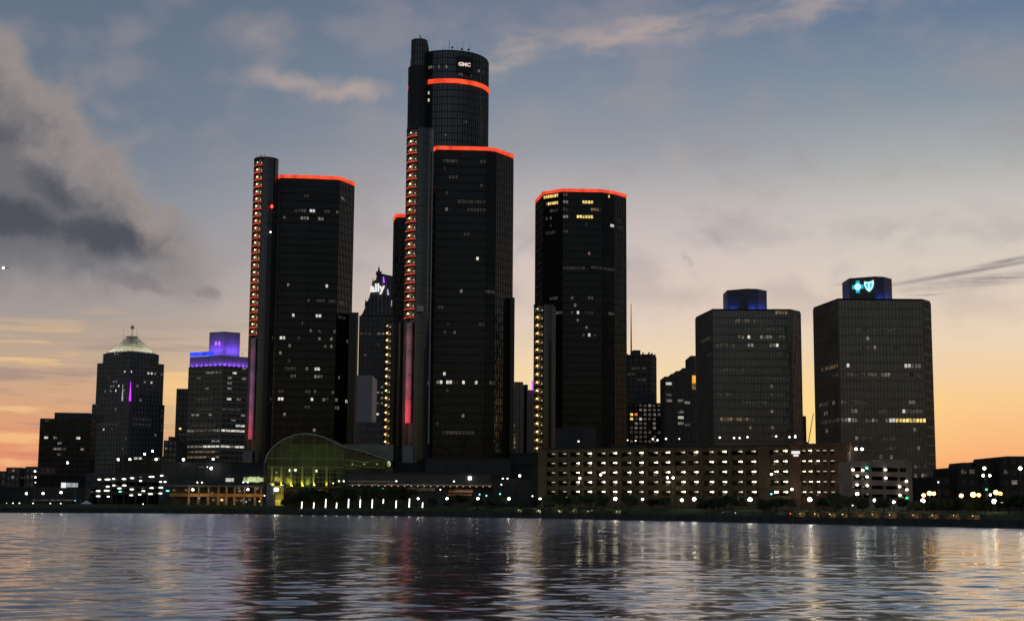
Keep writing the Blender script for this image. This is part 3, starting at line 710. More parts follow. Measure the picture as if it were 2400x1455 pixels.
for dx in (0, 9):
    m_ = MB(); a = at(606 + dx, 373, 757); m_.tube((a.x, a.y, sC.zt + 0.6), at(612 + dx, 361, 757), 0.2, 0.12, 4); m_.tube((a.x, a.y, a.z), at(601 + dx, 363, 757), 0.16, 0.1, 4); m_.build('maintenance_jib', frame_black, sC.body)
rd = MB(); rd.ball(at(637, 484, 746.0), 0.8, 1, 0.7, 1.3, 6, 4); rd.build('warning_lamp', E_redl, sC.body)
rd = MB(); rd.ball(at(634, 544, 746.0), 0.5, 1, 0.7, 1.0, 6, 4); rd.build('shaft_lamp', E_lampd, sC.body)
ledge = MB(); ledge.prism([(xz(818, 770, 100), 770), (xz(840, 770, 100), 770), (xz(840, 784, 100), 784), (xz(818, 784, 100), 784)], GZ, at(832, 732, 770).z); ledge.build('rear_shaft', glass_black, rootC)
ledge = MB(); ledge.box(xz(836.5, 769.6, 100), xz(838.3, 769.6, 100), 769.4, 769.9, GZ, at(837, 735, 769.6).z); ledge.build('rear_shaft_trim', steel, rootC)

# ---- right tower
ZD = at(1360, 443, 770).z
rootD = thing('glass_tower', 'black glass tower with red rim and yellow lit upper windows, right of centre', 'tower', (*onz(1360, 443, ZD).xy, GZ))
polyD = plan_px([(1255.5, 470), (1274, 450), (1319, 443), (1410, 444.5), (1439, 449), (1467, 457)], ZD, 0.4)
D = curtain(rootD, polyD, GZ - 0.3, ZD - 2.2, 4.0, 1.5, glass_black, frame_black)
top = MB(); top.prism(polyD, ZD - 2.19, ZD); top.build('roof_parapet', frame_black, rootD)
ring_strip(rootD, polyD, ZD - 1.5, ZD + 0.15, 0.5, E_red, 'red_light_band')
rp = MB(); q = onz(1360, 440, ZD); rp.prism([(q.x - 9 + 18 * i / 9 * 1.0, 800 - 3 * math.sin(math.pi * i / 9)) for i in range(10)] + [(q.x + 9, 815), (q.x - 9, 815)], ZD + 0.01, ZD + 2.8); rp.build('roof_plant', frame_black, rootD)
for px in (1354, 1392, 1420, 1438):
    a = at(px, 436, 785); m_ = MB(); m_.tube((a.x, a.y, ZD - 0.1), (a.x, a.y, ZD + 3.0), 0.18, 0.12, 4); m_.build('roof_mast', frame_black, rootD)
light_windows(D, [(193, 165, 30, 'y'), (260, 150, 85, 'y'), (355, 142, 60, 'd'), (195, 222, 25, 'w'), (260, 212, 85, 'y'), (357, 203, 60, 'm'), (568, 210, 95, 'y'), (690, 275, 105, 'w'), (357, 272, 50, 'v'), (260, 275, 80, 'd'), (195, 350, 20, 'd'), (235, 350, 16, 'd'), (355, 335, 55, 'm'), (482, 335, 58, 'y'), (570, 343, 90, 'y'), (762, 155, 24, 'y'), (775, 413, 42, 'b'), (235, 420, 20, 'v'), (548, 405, 35, 'v'), (582, 670, 30, 'p'), (240, 485, 100, 'v'), (375, 475, 40, 'v'), (260, 1065, 80, 'd'), (423, 1067, 32, 'm'), (600, 1062, 40, 'd'), (463, 1138, 28, 'm'), (465, 1200, 26, 'b'), (437, 1200, 22, 'd'), (345, 1195, 65, 'd'), (570, 1210, 70, 'v'), (780, 1212, 50, 'm'), (465, 1270, 26, 'm'), (557, 1338, 26, 'm'), (573, 1393, 26, 'b'), (530, 1400, 30, 'v'), (620, 1400, 20, 'v'), (400, 797, 200, 'v'), (690, 800, 200, 'v'), (850, 435, 40, 'v'), (850, 378, 30, 'v')], 3.83, 1230, 420)
sD = shaft(rootD, 1251, 1302, 717, 1090, 763, 18, 1062, None, emit('shaft_lamp_yellow', (1.0, 0.64, 0.22), 6.0))
bx = MB(); bx.box(xz(1299, 757, 60), xz(1301.3, 757, 60), 756.0, 756.6, GZ, at(1300, 720, 757).z); bx.build('shaft_edge_trim', steel, sD.body)

# ---- rear tower, mostly hidden
ZE = at(940, 500, 850).z
rootE = thing('glass_tower', 'black red-rimmed tower mostly hidden behind the front tower, narrow strip showing', 'tower', (*onz(960, 500, ZE).xy, GZ))
polyE = plan_px([(923, 512), (929, 501.5), (1000, 503), (1060, 508)], ZE, 0.4)
Ee = curtain(rootE, polyE, GZ - 0.3, ZE - 2.2, 4.0, 1.5, glass_black, frame_black)
top = MB(); top.prism(polyE, ZE - 2.19, ZE); top.build('roof_parapet', frame_black, rootE)
ring_strip(rootE, polyE, ZE - 2.0, ZE + 0.15, 0.5, E_red, 'red_light_band')
sE = shaft(rootE, 901, 942, 757, 1100, 842, 17, 1045, None, MATS['shaft_lamp_yellow'])
light_windows(Ee, [(1235, 100, 16, 'm'), (1235, 225, 14, 'm'), (1230, 300, 14, 'd'), (1240, 160, 12, 'd')], 3.162, 540, 760)

# ---- the two shorter towers at the right
def short_tower(label, pts, Z, pent, zp, lits, sc, ox, oy, backY, gm=None, fm=None):
    root = thing('office_tower', label, 'tower', (*onz(pts[1][0] + 90, pts[1][1], Z).xy, GZ))
    poly = plan_px(pts, Z, 0.4)
    b = curtain(root, poly, GZ - 0.3, Z - 0.9, 3.95, 1.5, gm or glass_smoke, fm or frame_smoke, 0.8, 0.24, 0.32)
    t = MB(); t.prism(poly, Z - 0.89, Z); t.build('roof_parapet', frame_black, root)
    pp = plan_y([(px, backY + dy) for px, dy in pent], zp, 7)
    pe = MB(); pe.prism(pp, Z - 0.1, zp); po = pe.build('penthouse', mat('penthouse_clad', (0.10, 0.10, 0.11), 0.6, 0, 0.2, 0.2), root)
    cp_ = MB(); cp_.prism([(x + (0.15 if i < 0 else 0), y) for i, (x, y) in enumerate(pp)], zp + 0.01, zp + 0.5); cp_.build('penthouse_cap', frame_black, root)
    light_windows(b, lits, sc, ox, oy, 0.8)
    return root, b, pp
ZF = at(1760, 724, 705).z
zpF = at(1752, 680, 722).z
rootF, Fb, ppF = short_tower('shorter smoked-glass tower with blue-lit penthouse and no emblem', [(1631, 742.5), (1670, 723.7), (1853, 724.3), (1875.6, 729.5)], ZF,
    [(1704, 4), (1752, -2), (1776, -1), (1797, 5)], zpF,
    [(710, 422, 170, 'd'), (735, 475, 50, 'v'), (675, 552, 60, 'm'), (745, 552, 36, 'b'), (875, 555, 100, 'm'), (1010, 562, 50, 'd'), (560, 628, 150, 'd'), (765, 617, 55, 'm'), (940, 625, 40, 'm'), (965, 625, 20, 'b'), (400, 580, 110, 'd'), (430, 700, 60, 'v'), (1020, 355, 90, 'w'), (1000, 690, 50, 'v'), (985, 885, 180, 'v'), (530, 955, 60, 'v'), (550, 1020, 120, 'v'), (990, 1025, 60, 'v'), (650, 1215, 300, 'w'), (490, 1228, 20, 'b'), (935, 968, 16, 'm'), (935, 1035, 14, 'd'), (935, 1165, 18, 'm'), (935, 1240, 22, 'm'), (935, 1305, 16, 'm'), (935, 1370, 14, 'd'), (760, 1285, 20, 'w'), (600, 800, 200, 'v'), (800, 1100, 200, 'v'), (860, 425, 200, 'v'), (900, 475, 200, 'v')], 3.465, 1540, 640, 722)
ZG = at(2060, 699, 636).z
zpG = at(2060, 652, 652).z
rootG, Gb, ppG = short_tower('wider smoked-glass tower with glowing cross and shield emblems on its penthouse', [(1907.5, 720), (1964, 699), (2161.7, 700.4), (2180, 705.6)], ZG,
    [(1990, 4), (2050, -2), (2072, -1), (2090, 5)], zpG,
    [(340, 487, 40, 'v'), (440, 490, 12, 'm'), (503, 550, 14, 'm'), (430, 550, 60, 'v'), (650, 550, 50, 'v'), (190, 690, 110, 'w'), (312, 683, 14, 'b'), (725, 682, 50, 'b'), (785, 682, 70, 'm'), (235, 742, 30, 'm'), (350, 735, 110, 'd'), (470, 738, 80, 'd'), (570, 738, 70, 'm'), (765, 738, 110, 'd'), (217, 912, 18, 'm'), (380, 915, 200, 'v'), (300, 912, 60, 'd'), (760, 920, 50, 'm'), (165, 985, 20, 'm'), (358, 970, 36, 'm'), (700, 975, 20, 'b'), (760, 982, 130, 'm'), (200, 1045, 130, 'd'), (350, 1035, 60, 'b'), (285, 1042, 40, 'm'), (472, 1040, 90, 'm'), (590, 1040, 70, 'b'), (735, 1042, 200, 'y'), (175, 1112, 15, 'm'), (760, 1108, 26, 'm'), (360, 1150, 20, 'm'), (430, 1160, 60, 'v'), (600, 1158, 80, 'v'), (365, 1205, 26, 'm'), (605, 1222, 55, 'd'), (783, 1220, 20, 'm'), (385, 1278, 60, 'd'), (543, 1272, 14, 'm'), (600, 1285, 22, 'm'), (800, 1380, 90, 'd'), (780, 1440, 30, 'm'), (820, 1440, 24, 'm'), (850, 1445, 20, 'd'), (150, 940, 60, 'd'), (560, 970, 60, 'v'), (520, 430, 300, 'v'), (450, 250, 120, 'v')], 2.911, 1880, 630, 652, glass_bronze, frame_bronze)
def blue_floods(root, poly, z0, skip, power):
    for i, (p, u, n, L) in enumerate(faces_of(poly)):
        k = max(1, round(L / 5.0))
        for j in range(k):
            s = (j + 0.5) / k * L
            if skip(i, s / L): continue
            q = p + u * s + n * 1.6
            flood('blue_flood', (q.x, q.y, z0 + 0.9), -n + Vector((0, 0, 0.9)), power, (0.05, 0.13, 1.0), root, 130)
            m_ = MB(); m_.obox(p + u * s, u, n, -0.4, 0.4, 1.8, 2.3, z0 - 0.05, z0 + 0.5); m_.build('flood_housing', frame_black, root)
blue_floods(rootF, ppF, ZF, lambda i, s: i == 0 and s > 0.62 or i == 1 and s < 0.5 and False, 900)
blue_floods(rootG, ppG, ZG, lambda i, s: i == 0, 520)
# emblems on the right penthouse
fp = faces_of(ppG)[0]; pO, uO, nO, LO = fp
def disc(r, k=20): return [(r * math.cos(2 * math.pi * i / k), r * math.sin(2 * math.pi * i / k)) for i in range(k)]
def slab(poly2, t=0.12):
    m_ = MB(); m_.prism([(x, y) for x, y in poly2], 0, t); return m_.mesh('emblem', E_sign)
def ctr(px, py, lift):
    d = ray(px, py); tt = (pO + nO * lift - C0).dot(nO) / d.dot(nO); return C0 + d * tt
cw = 5.0
plus = [(-.33, -1), (.33, -1), (.33, -.33), (1, -.33), (1, .33), (.33, .33), (.33, 1), (-.33, 1), (-.33, .33), (-1, .33), (-1, -.33), (-.33, -.33)]
cc = ctr(2010.6, 672.3, 0.25)
em = place_on('cross_emblem', slab([(x * 2.62, y * 2.72) for x, y in plus]), E_cyanlogo, cc, uO, nO, rootG)
place_on('cross_disc', slab(disc(1.52)), E_palelogo, cc + nO * 0.16, uO, nO, rootG)
for (dx, dy) in ((0, .38), (-.75, 0.02), (.75, .02), (0, -.75)):
    place_on('disc_dot', slab(disc(0.2, 8)), E_cyanlogo, cc + nO * 0.3 + uO * dx + Vector((0, 0, dy)), uO, nO, rootG)
shd = [(-1, .86), (-.55, .72), (0, .70), (.55, .80), (1, 1.0), (1.02, .2), (.82, -.35), (.45, -.82), (0, -1.12), (-.45, -.82), (-.82, -.35), (-1.02, .2)]
cs = ctr(2036.8, 669.5, 0.25)
place_on('shield_emblem', slab([(x * 2.15, y * 2.5) for x, y in reversed(shd)]), E_palelogo, cs, uO, nO, rootG)
for sgn in (-1, 1):
    place_on('shield_field', slab([(p_[0] * 2.15, p_[1] * 2.5) for p_ in ([(.22, .45), (.22, -.7), (.6, -.1), (.66, .5)] if sgn > 0 else [(-.66, .45), (-.6, -.1), (-.22, -.7), (-.22, .45)])]), E_cyanlogo, cs + nO * 0.16, uO, nO, rootG)
m_ = MB(); a = at(2063, 647, 655); m_.tube((a.x, a.y, zpG), a, 0.1, 0.08, 4); m_.build('roof_mast', frame_black, rootG)
m_ = MB(); a = at(1769, 676, 725); m_.tube((a.x, a.y, zpF), a, 0.1, 0.08, 4); m_.build('roof_mast', frame_black, rootF)

# ================================================================== other buildings of the skyline
def simple_block(name, label, cat, pts, topxy, back, fh, bay, glass, frame, band=1.2, pier=0.6, prot=0.35, z0=GZ - 0.2, ztop=None, root=None, core='walls'):
    """pts: roof corners (pixel column, depth) from left to right; topxy: pixel on the roof line at the first depth"""
    Z = at(topxy[0], topxy[1], topxy[2]).z if ztop is None else ztop
    poly = plan_y(pts, Z, back)
    if root is None: root = thing(name, label, cat, (poly[0][0], poly[0][1], GZ))
    b = curtain(root, poly, z0, Z, fh, bay, glass, frame, band, pier, prot, core)
    b.Z = Z
    cp_ = MB(); cp_.prism(poly, Z + 0.01, Z + 0.8); cp_.build('parapet', frame, root)
    return root, b
# gabled tower with the lit emblem, behind the rear tower
rootY, Y1 = simple_block('gabled_tower', 'pointed stone tower with white lit lettering, between the red-rimmed towers', 'tower', [(842, 1185), (946, 1185)], (880, 742, 1185), 30, 4.4, 3.6, mat('cool_glass', (0.03, 0.034, 0.036), 0.2), stone_dark, 1.5, 1.3, 0.5)
def ypt(px, py): return at(px, py, 1185)
gab = [(846, 741), (855, 722), (858, 706), (864, 704), (867, 690), (872, 676), (874, 660), (881, 655), (884, 640), (888.5, 636), (893, 641), (912, 645), (938, 650), (950, 660), (948, 741)]
gm = MB(); fr_ = [ypt(*p_) for p_ in gab]
n0 = len(gm.v); gm.v += [tuple(p_) for p_ in fr_] + [(p_.x, p_.y + 28, p_.z) for p_ in fr_]
k = len(fr_); gm.f += [tuple(n0 + i for i in range(k)), tuple(n0 + k + k - 1 - i for i in range(k))] + [(n0 + (i + 1) % k, n0 + i, n0 + k + i, n0 + k + (i + 1) % k) for i in range(k)]
gm.build('gable', stone_dark, rootY)
for (px, py) in ((864, 697), (874, 652), (857, 700), (847, 735)):
    a = ypt(px, py); m_ = MB(); m_.tube((a.x, a.y + 1, a.z - 6), a, 0.9, 0.1, 5); m_.build('finial', stone_dark, rootY)
sp_ = MB(); a = ypt(888, 637); sp_.tube(a, ypt(888, 645), 2.6, 2.6, 6); sp_.tube(ypt(888, 641), ypt(888, 623), 1.5, 0.15, 6); sp_.build('spire', stone_dark, rootY)
for i in range(9):
    a, b_ = ypt(858 + i * 9.3, 738), ypt(858 + i * 9.3, 738 - min(80, 20 + 22 * i))
    m_ = MB(); m_.box(a.x - 0.5, a.x + 0.5, 1184.4, 1184.99, a.z, b_.z); m_.build('gable_rib', stone_grey, rootY)
a = ypt(884.5, 677.5)
place_on('sign_letters', text_mesh('ally', 9.0, 0.34, 0.25), E_sign, Vector((a.x, 1183.6, a.z + 0.6)), Vector((1, 0, 0)), Vector((0, -1, 0)), rootY, 3)
for (px, py, m__) in ((899.5, 656, E_purple), (909.5, 684.5, emit('pale_purple_tube', (0.72, 0.62, 1.0), 0.75)), (919, 711, emit('pale_tube', (0.9, 0.85, 1.0), 0.6))):
    a, b_ = ypt(px - 0.6, py - 6.5), ypt(px + 0.6, py + 7); m_ = MB(); m_.tube((a.x, 1183.8, a.z), (b_.x, 1183.8, b_.z), 0.35, 0.75, 6); m_.build('accent_light', m__, rootY)
light_windows(Y1, [(95, 1045, 26, 'd'), (240, 1075, 14, 'm'), (265, 1070, 16, 'm'), (235, 1125, 20, 'v'), (125, 1247, 26, 'd'), (110, 1060, 120, 'v')], 3.464, 820, 480, 1.5)
light_windows(Y1, [(1060, 503, 22, 'm'), (1090, 500, 22, 'm'), (1122, 498, 16, 'm'), (1055, 582, 20, 'b'), (1088, 580, 20, 'd'), (1122, 575, 12, 'm'), (1057, 611, 24, 'b'), (1090, 611, 26, 'b'), (1120, 611, 16, 'm'), (1055, 688, 24, 'b'), (1090, 688, 24, 'b'), (1123, 463, 18, 'm')], 3.162, 540, 760, 1.5)
rootV, V1 = simple_block('slab_building', 'pale windowless slab building beside the dark left tower', 'building', [(836, 1020), (872.5, 1020)], (850, 882, 1020), 18, 30, 12.0, mat('slab_grey', (0.42, 0.40, 0.40), 0.85, 0, 0.15, 0.05), MATS['slab_grey'], 0.1, 0.1, 0.08)
rootV2, V2 = simple_block('podium_block', 'grey office block with rows of dim windows under the pale slab', 'building', [(834, 1012), (899, 1012)], (850, 991, 1012), 24, 5.2, 3.4, glass_smoke, conc_mid, 2.2, 0.9, 0.4)

# pyramid-roofed tower at the left
def tier(root, pts, ytop, zb, name):
    Z = at(pts[1][0], ytop, pts[1][1]).z
    poly = plan_y(pts, Z, 0.001 if len(pts) < 3 else None)
    return curtain(root, poly, zb, Z, 3.9, 3.2, mat('dim_glass', (0.075, 0.08, 0.078), 0.2), stone_grey, 1.4, 1.4, 0.45, name), Z, poly
rootP = thing('pyramid_roofed_tower', 'stone office tower with white floodlit pyramid roof and purple light strip', 'tower', (xz(305, 1165, 20), 1165, GZ))
P3, z3, pl3 = tier(rootP, [(217, 1172), (303, 1148), (385, 1176)], 943, GZ, 'lower_tier')
P2, z2, pl2 = tier(rootP, [(229, 1174), (303.5, 1152), (384, 1178)], 846, z3 + 0.01, 'middle_tier')
P1, z1, pl1 = tier(rootP, [(243, 1176), (304, 1157), (372, 1180)], 824, z2 + 0.01, 'upper_tier')
cxP, cyP = sum(p_[0] for p_ in pl1) / 4, sum(p_[1] for p_ in pl1) / 4
ap = at(310, 790, cyP - 8).z
inner = [(cxP + (p_[0] - cxP) * 0.22, cyP + (p_[1] - cyP) * 0.22) for p_ in pl1]
eave = [(cxP + (p_[0] - cxP) * 0.93, cyP + (p_[1] - cyP) * 0.93) for p_ in pl1]
pyr = MB(); pyr.frustum(eave, inner, z1 + 0.02, ap); pyr.build('pyramid_roof', mat('metal_roof', (0.42, 0.42, 0.38), 0.75, 0.0, 0.2, 0.1), rootP)
seam = MB()
for i in range(4):
    a0, a1 = Vector((*eave[i], z1 + 0.1)), Vector((*eave[(i + 1) % 4], z1 + 0.1)); b0, b1 = Vector((*inner[i], ap + 0.1)), Vector((*inner[(i + 1) % 4], ap + 0.1))
    for k in range(0, 13): seam.tube(a0.lerp(a1, k / 12), b0.lerp(b1, k / 12), 0.22, 0.15, 4)
seam.build('roof_seams', MATS['metal_roof'], rootP, 'stuff')
capm = MB(); capm.prism(inner, ap + 0.01, ap + 1.6); capm.build('roof_cap', stone_dark, rootP)
m_ = MB(); a = at(310, 762, cyP); m_.tube((cxP, cyP, ap), (cxP, cyP, a.z), 0.35, 0.2, 5); m_.build('flag_pole', pole_mat, rootP)
m_ = MB(); m_.box(cxP - 1.5, cxP + 1.5, cyP - 0.2, cyP + 0.2, a.z - 3.2, a.z - 0.6); m_.build('flag', stone_dark, rootP)
for dx in (-16, 15):
    m_ = MB(); q = at(310 + dx, 788, cyP); m_.tube((q.x, cyP - 6, z1 + 4), (q.x, cyP - 6, at(310 + dx, 766, cyP).z), 0.12, 0.08, 4); m_.build('roof_mast', pole_mat, rootP)
for (p, u, n, L) in faces_of(pl1):
    for k in range(7):
        q = p + u * (L * (k + 0.5) / 7) + n * 3.2
        fo = point_lamp('eave_flood', (q.x, q.y, z1 + 0.8), 5200, (1, 0.94, 0.72), rootP, 0.3)
        sl_ = bpy.data.lights.new('eave_flood', 'SPOT'); sl_.energy = 3200; sl_.color = (1, 0.91, 0.66); sl_.spot_size = R(96); sl_.spot_blend = 0.6; sl_.shadow_soft_size = 0.3; fo.data = sl_
        fo.rotation_euler = (n * 0.72 - Vector((0, 0, 0.70))).to_track_quat('Z', 'Y').to_euler()
sc_, ox_, oy_ = 3.031, 0, 740
light_windows(P1, [(825, 295, 26, 'm')], sc_, ox_, oy_, 1.4)
light_windows(P2, [(885, 415, 20, 'b'), (922, 415, 20, 'b'), (1057, 430, 16, 'b'), (1078, 430, 16, 'b'), (1100, 432, 16, 'm'), (1140, 435, 14, 'm'), (770, 450, 14, 'd'), (825, 490, 34, 'm'), (975, 492, 18, 'm'), (1035, 495, 18, 'm'), (1077, 497, 24, 'b'), (800, 520, 36, 'm'), (836, 520, 20, 'b'), (880, 525, 18, 'm'), (745, 560, 18, 'm'), (790, 555, 20, 'm'), (815, 555, 24, 'b'), (1005, 600, 22, 'm')], sc_, ox_, oy_, 1.4)
light_windows(P3, [(828, 675, 20, 'm'), (730, 818, 18, 'b'), (797, 820, 18, 'd'), (893, 888, 18, 'd'), (1097, 862, 18, 'm'), (882, 960, 12, 'd'), (680, 660, 12, 'd'), (1155, 690, 10, 'd'), (1155, 730, 10, 'd'), (1155, 790, 10, 'd'), (1155, 830, 10, 'd'), (1000, 780, 120, 'v'), (1000, 740, 120, 'v'), (760, 780, 150, 'v')], sc_, ox_, oy_, 1.4)
for (px0, py0, px1, py1, r0, m__) in ((306.5, 893, 304.5, 939, 0.3, emit('violet_tube', (0.50, 0.03, 1.0), 1.9)), (288, 900, 286.5, 939, 0.25, emit('pale_strip', (0.9, 0.95, 0.9), 0.35, 0.4))):
    a, b_ = at(px0, py0, 1144), at(px1, py1, 1144); m_ = MB(); m_.tube(a, b_, 0.15, 1.0 if r0 > 0.26 else 0.8, 6); m_.build('light_strip', m__, rootP)
podP = simple_block('hall_block', 'low brown stone block with lit entrance under the pyramid-roofed tower', 'building', [(272, 1110), (386, 1110)], (330, 1071, 1110), 20, 5.5, 3.5, glass_smoke, mat('brown_stone', (0.13, 0.10, 0.06), 0.85), 2.0, 0.9, 0.5)
light_windows(podP[1], [(975, 1035, 20, 'b'), (1000, 1035, 24, 'b'), (1110, 1035, 30, 'm')], sc_, ox_, oy_, 2.0)

# purple-crowned tower
rootQ = thing('purple_crowned_tower', 'banded office tower with purple lit crown and blue sign strip', 'tower', (xz(522, 1120, 20), 1120, GZ))
ptsQ = [(443, 1132), (522, 1118), (600, 1136)]
zq = at(522, 857, 1118).z; zq2 = at(522, 832, 1118).z
Q1 = curtain(rootQ, plan_y(ptsQ, zq), GZ, zq, 4.1, 4.0, mat('olive_glass', (0.07, 0.07, 0.052), 0.25), mat('pale_band', (0.28, 0.27, 0.23), 0.8, 0, 0.2), 1.1, 0.35, 0.5, 'walls')
crq = plan_y([(446, 1134), (522, 1120), (597, 1137)], zq2)
violet_clad = mat('crown_clad', (0.42, 0.40, 0.46), 0.6, 0, 0.15, 0.1)
cm = MB(); cm.prism(crq, zq + 0.01, zq2); cm.build('crown', violet_clad, rootQ)
for (p, u, n, L) in faces_of(crq):
    k = 7
    for j in range(k):
        q = p + u * (L * (j + 0.5) / k) + n * 1.5; flood('purple_flood', (q.x, q.y, zq + 0.8), -n + Vector((0, 0, 0.8)), 330, (0.30, 0.08, 1.0), rootQ, 140)
    for j in range(12):
        r_ = MB(); r_.obox(p, u, n, L * j / 12 - 0.15, L * j / 12 + 0.15, -0.01, 0.3, zq + 0.1, zq2 - 0.1); r_.build('crown_rib', violet_clad, rootQ)
zq3 = at(530, 779, 1128).z
bxq = plan_y([(491, 1133), (527, 1127), (563, 1135)], zq3)
bm_ = MB(); bm_.prism(bxq, zq2 + 0.01, zq3); bm_.build('penthouse', violet_clad, rootQ)
cpq = MB(); cpq.prism(bxq, zq3 + 0.01, zq3 + 0.6); cpq.build('penthouse_cap', stone_dark, rootQ)
for (p, u, n, L) in faces_of(bxq):
    for j in range(3):
        q = p + u * (L * (j + 0.5) / 3) + n * 5.0; flood('purple_flood', (q.x, q.y, zq2 + 4.5), -n + Vector((0, 0, 0.3)), 1200, (0.22, 0.08, 1.0), rootQ, 140)
for px in (506, 514):
    a = at(px, 805, 1124); m_ = MB(); m_.ball(a, 1.0, 1, 0.5, 1.9, 8, 5); m_.build('penthouse_lamp', E_purple, rootQ)
fq = faces_of(crq)[0]
st_ = MB(); st_.obox(fq[0], fq[1], fq[2], 0.5, fq[3] * 0.74, 0.6, 1.3, zq2 + 0.2, zq2 + 3.4); st_.build('blue_sign_strip', E_blueb, rootQ)
light_windows(Q1, [(1580, 420, 130, 'm'), (1650, 430, 30, 'b'), (1730, 400, 24, 'm'), (1735, 445, 30, 'm'), (1415, 465, 30, 'w'), (1465, 530, 24, 'w'), (1620, 460, 26, 'm'), (1615, 495, 24, 'm'), (1615, 525, 24, 'm'), (1615, 585, 36, 'b'), (1710, 605, 26, 'm'), (1380, 700, 60, 'm'), (1490, 695, 28, 'm'), (1710, 735, 40, 'm'), (1670, 765, 18, 'm'), (1710, 800, 50, 'b'), (1440, 835, 220, 'm'), (1645, 830, 160, 'b'), (1510, 895, 16, 'm'), (1540, 898, 16, 'm'), (1440, 935, 220, 'b'), (1645, 935, 170, 'b'), (1530, 985, 380, 'w'), (1530, 1020, 380, 'w'), (1450, 610, 120, 'v'), (1450, 660, 120, 'v'), (1450, 780, 160, 'v'), (1650, 680, 120, 'v')], sc_, ox_, oy_, 1.1)
rootQ2, Q2 = simple_block('annex_tower', 'narrow dark annex beside the purple-crowned tower', 'building', [(414, 1150), (446, 1150)], (425, 913, 1150), 20, 4.2, 3.0, MATS['dim_glass'], stone_dark, 1.4, 0.8, 0.4)
light_windows(Q2, [(1270, 800, 34, 'y'), (1268, 826, 34, 'y'), (1300, 870, 60, 'v')], sc_, ox_, oy_, 1.4)
# black block at far left and its neighbours
rootK, K1 = simple_block('black_block', 'plain black office block, leftmost of the tall buildings', 'building', [(94, 1000), (212, 1008)], (150, 983, 1000), 7, 3.9, 3.0, glass_black, frame_dark, 1.2, 0.5, 0.35)
simple_block('', '', '', [(128, 1006), (209, 1010)], (150, 969, 1006), 18, 7, 6, stone_dark, stone_dark, 0.3, 0.3, 0.2, at(150, 983, 1000).z + 0.82, None, rootK, 'penthouse')
light_windows(K1, [(312, 857, 16, 'b'), (388, 857, 14, 'm'), (547, 863, 16, 'b'), (595, 955, 16, 'm'), (408, 925, 12, 'm'), (378, 965, 12, 'm'), (405, 968, 14, 'm'), (435, 943, 10, 'd'), (408, 1012, 10, 'd'), (320, 765, 40, 'v'), (460, 950, 10, 'd')], sc_, ox_, oy_, 1.2)
LOW = [('low_house', 'small low building at the left edge of the skyline', [(-60, 900), (16, 900)], 1106, 1.0), ('low_house', 'low flat building with faint lit windows, near the left edge', [(15, 880), (48, 880)], 1098, 1.0),
       ('low_house', 'low stepped building against the foot of the black block', [(60, 870), (93, 870)], 1096, 1.0), ('low_house', 'narrow dark building between the pyramid-roofed and purple-crowned towers', [(384, 1080), (416, 1080)], 1034, 1.0),
       ('low_house', 'dark chimney-like block rising between the two left towers', [(395, 1095), (404, 1095)], 1025, 1.0)]
lowb = []
for nm, lb, pts, yt, _ in LOW:
    lowb.append(simple_block(nm, lb, 'building', pts, (pts[0][0], yt, pts[0][1]), 16, 4.2, 3.2, glass_smoke, stone_dark, 1.6, 1.0, 0.35))
light_windows(lowb[1][1], [(100, 1120, 10, 'w'), (100, 1140, 12, 'm'), (150, 1145, 40, 'd')], sc_, ox_, oy_, 1.6)
light_windows(lowb[2][1], [(195, 1160, 14, 'd'), (193, 1180, 16, 'd'), (240, 1140, 20, 'd')], sc_, ox_, oy_, 1.6)
light_windows(lowb[3][1], [(1190, 965, 34, 'm')], sc_, ox_, oy_, 1.6)

# right of the right tower
rootN, N1 = simple_block('ribbed_tower', 'ribbed brown tower with toothed roof and tall mast, right of the red-rimmed tower', 'tower', [(1455, 1000), (1528, 992), (1537, 1004)], (1528, 832, 992), None, 4.0, 3.6, mat('brown_glass', (0.055, 0.045, 0.04), 0.25), mat('brown_precast', (0.17, 0.13, 0.11), 0.8), 1.0, 1.0, 0.5)
simple_block('', '', '', [(1483, 1005), (1501, 1005)], (1490, 823, 1005), 8, 5, 4, stone_dark, stone_dark, 0.3, 0.3, 0.2, at(1528, 832, 992).z + 0.8, None, rootN, 'penthouse')
for px, h in ((1470, 829), (1507, 826), (1521, 825), (1528, 827), (1535, 830), (1479, 828)):
    a = at(px, h, 995); m_ = MB(); m_.box(a.x - 0.5, a.x + 0.5, 995, 996, at(px, 836, 995).z, a.z); m_.build('roof_tooth', stone_dark, rootN)
m_ = MB(); a = at(1479, 712, 1000); m_.tube((a.x, a.y, at(1479, 833, 1000).z), a, 0.6, 0.2, 5); m_.build('mast', pole_mat, rootN)
rootN2, N2 = simple_block('wide_block', 'dark wide block below the ribbed tower', 'building', [(1440, 960), (1536, 960)], (1480, 923, 960), 20, 4.0, 3.4, MATS['brown_glass'], stone_dark, 1.4, 0.9, 0.4)
light_windows(N1, [(800, 340, 60, 'v'), (900, 380, 60, 'v'), (850, 300, 100, 'v')], 3.233, 1230, 780, 1.0)
rootM, M1 = simple_block('apartment_block', 'apartment block dotted with small lit windows, two of them orange', 'building', [(1464, 905), (1592, 905)], (1530, 947, 905), 22, 2.8, 2.8, MATS['brown_glass'], mat('dark_brown_stone', (0.05, 0.042, 0.038), 0.85), 1.1, 1.1, 0.4)
rnd = random.Random(5); its = [(815, 622, 18, 'y'), (850, 628, 18, 'r'), (815, 655, 18, 'y'), (870, 660, 16, 'b'), (870, 600, 14, 'm'), (920, 575, 14, 'm'), (1125, 720, 16, 'b')]
for cx_ in (812, 845, 865, 900, 925, 950, 990, 1020, 1060, 1085, 1125):
    for r_ in range(9):
        y_ = 572 + r_ * 34
        if cx_ < 860 and r_ < 2 or rnd.random() < 0.22: continue
        its.append((cx_, y_, 14, rnd.choice('mddddv')))
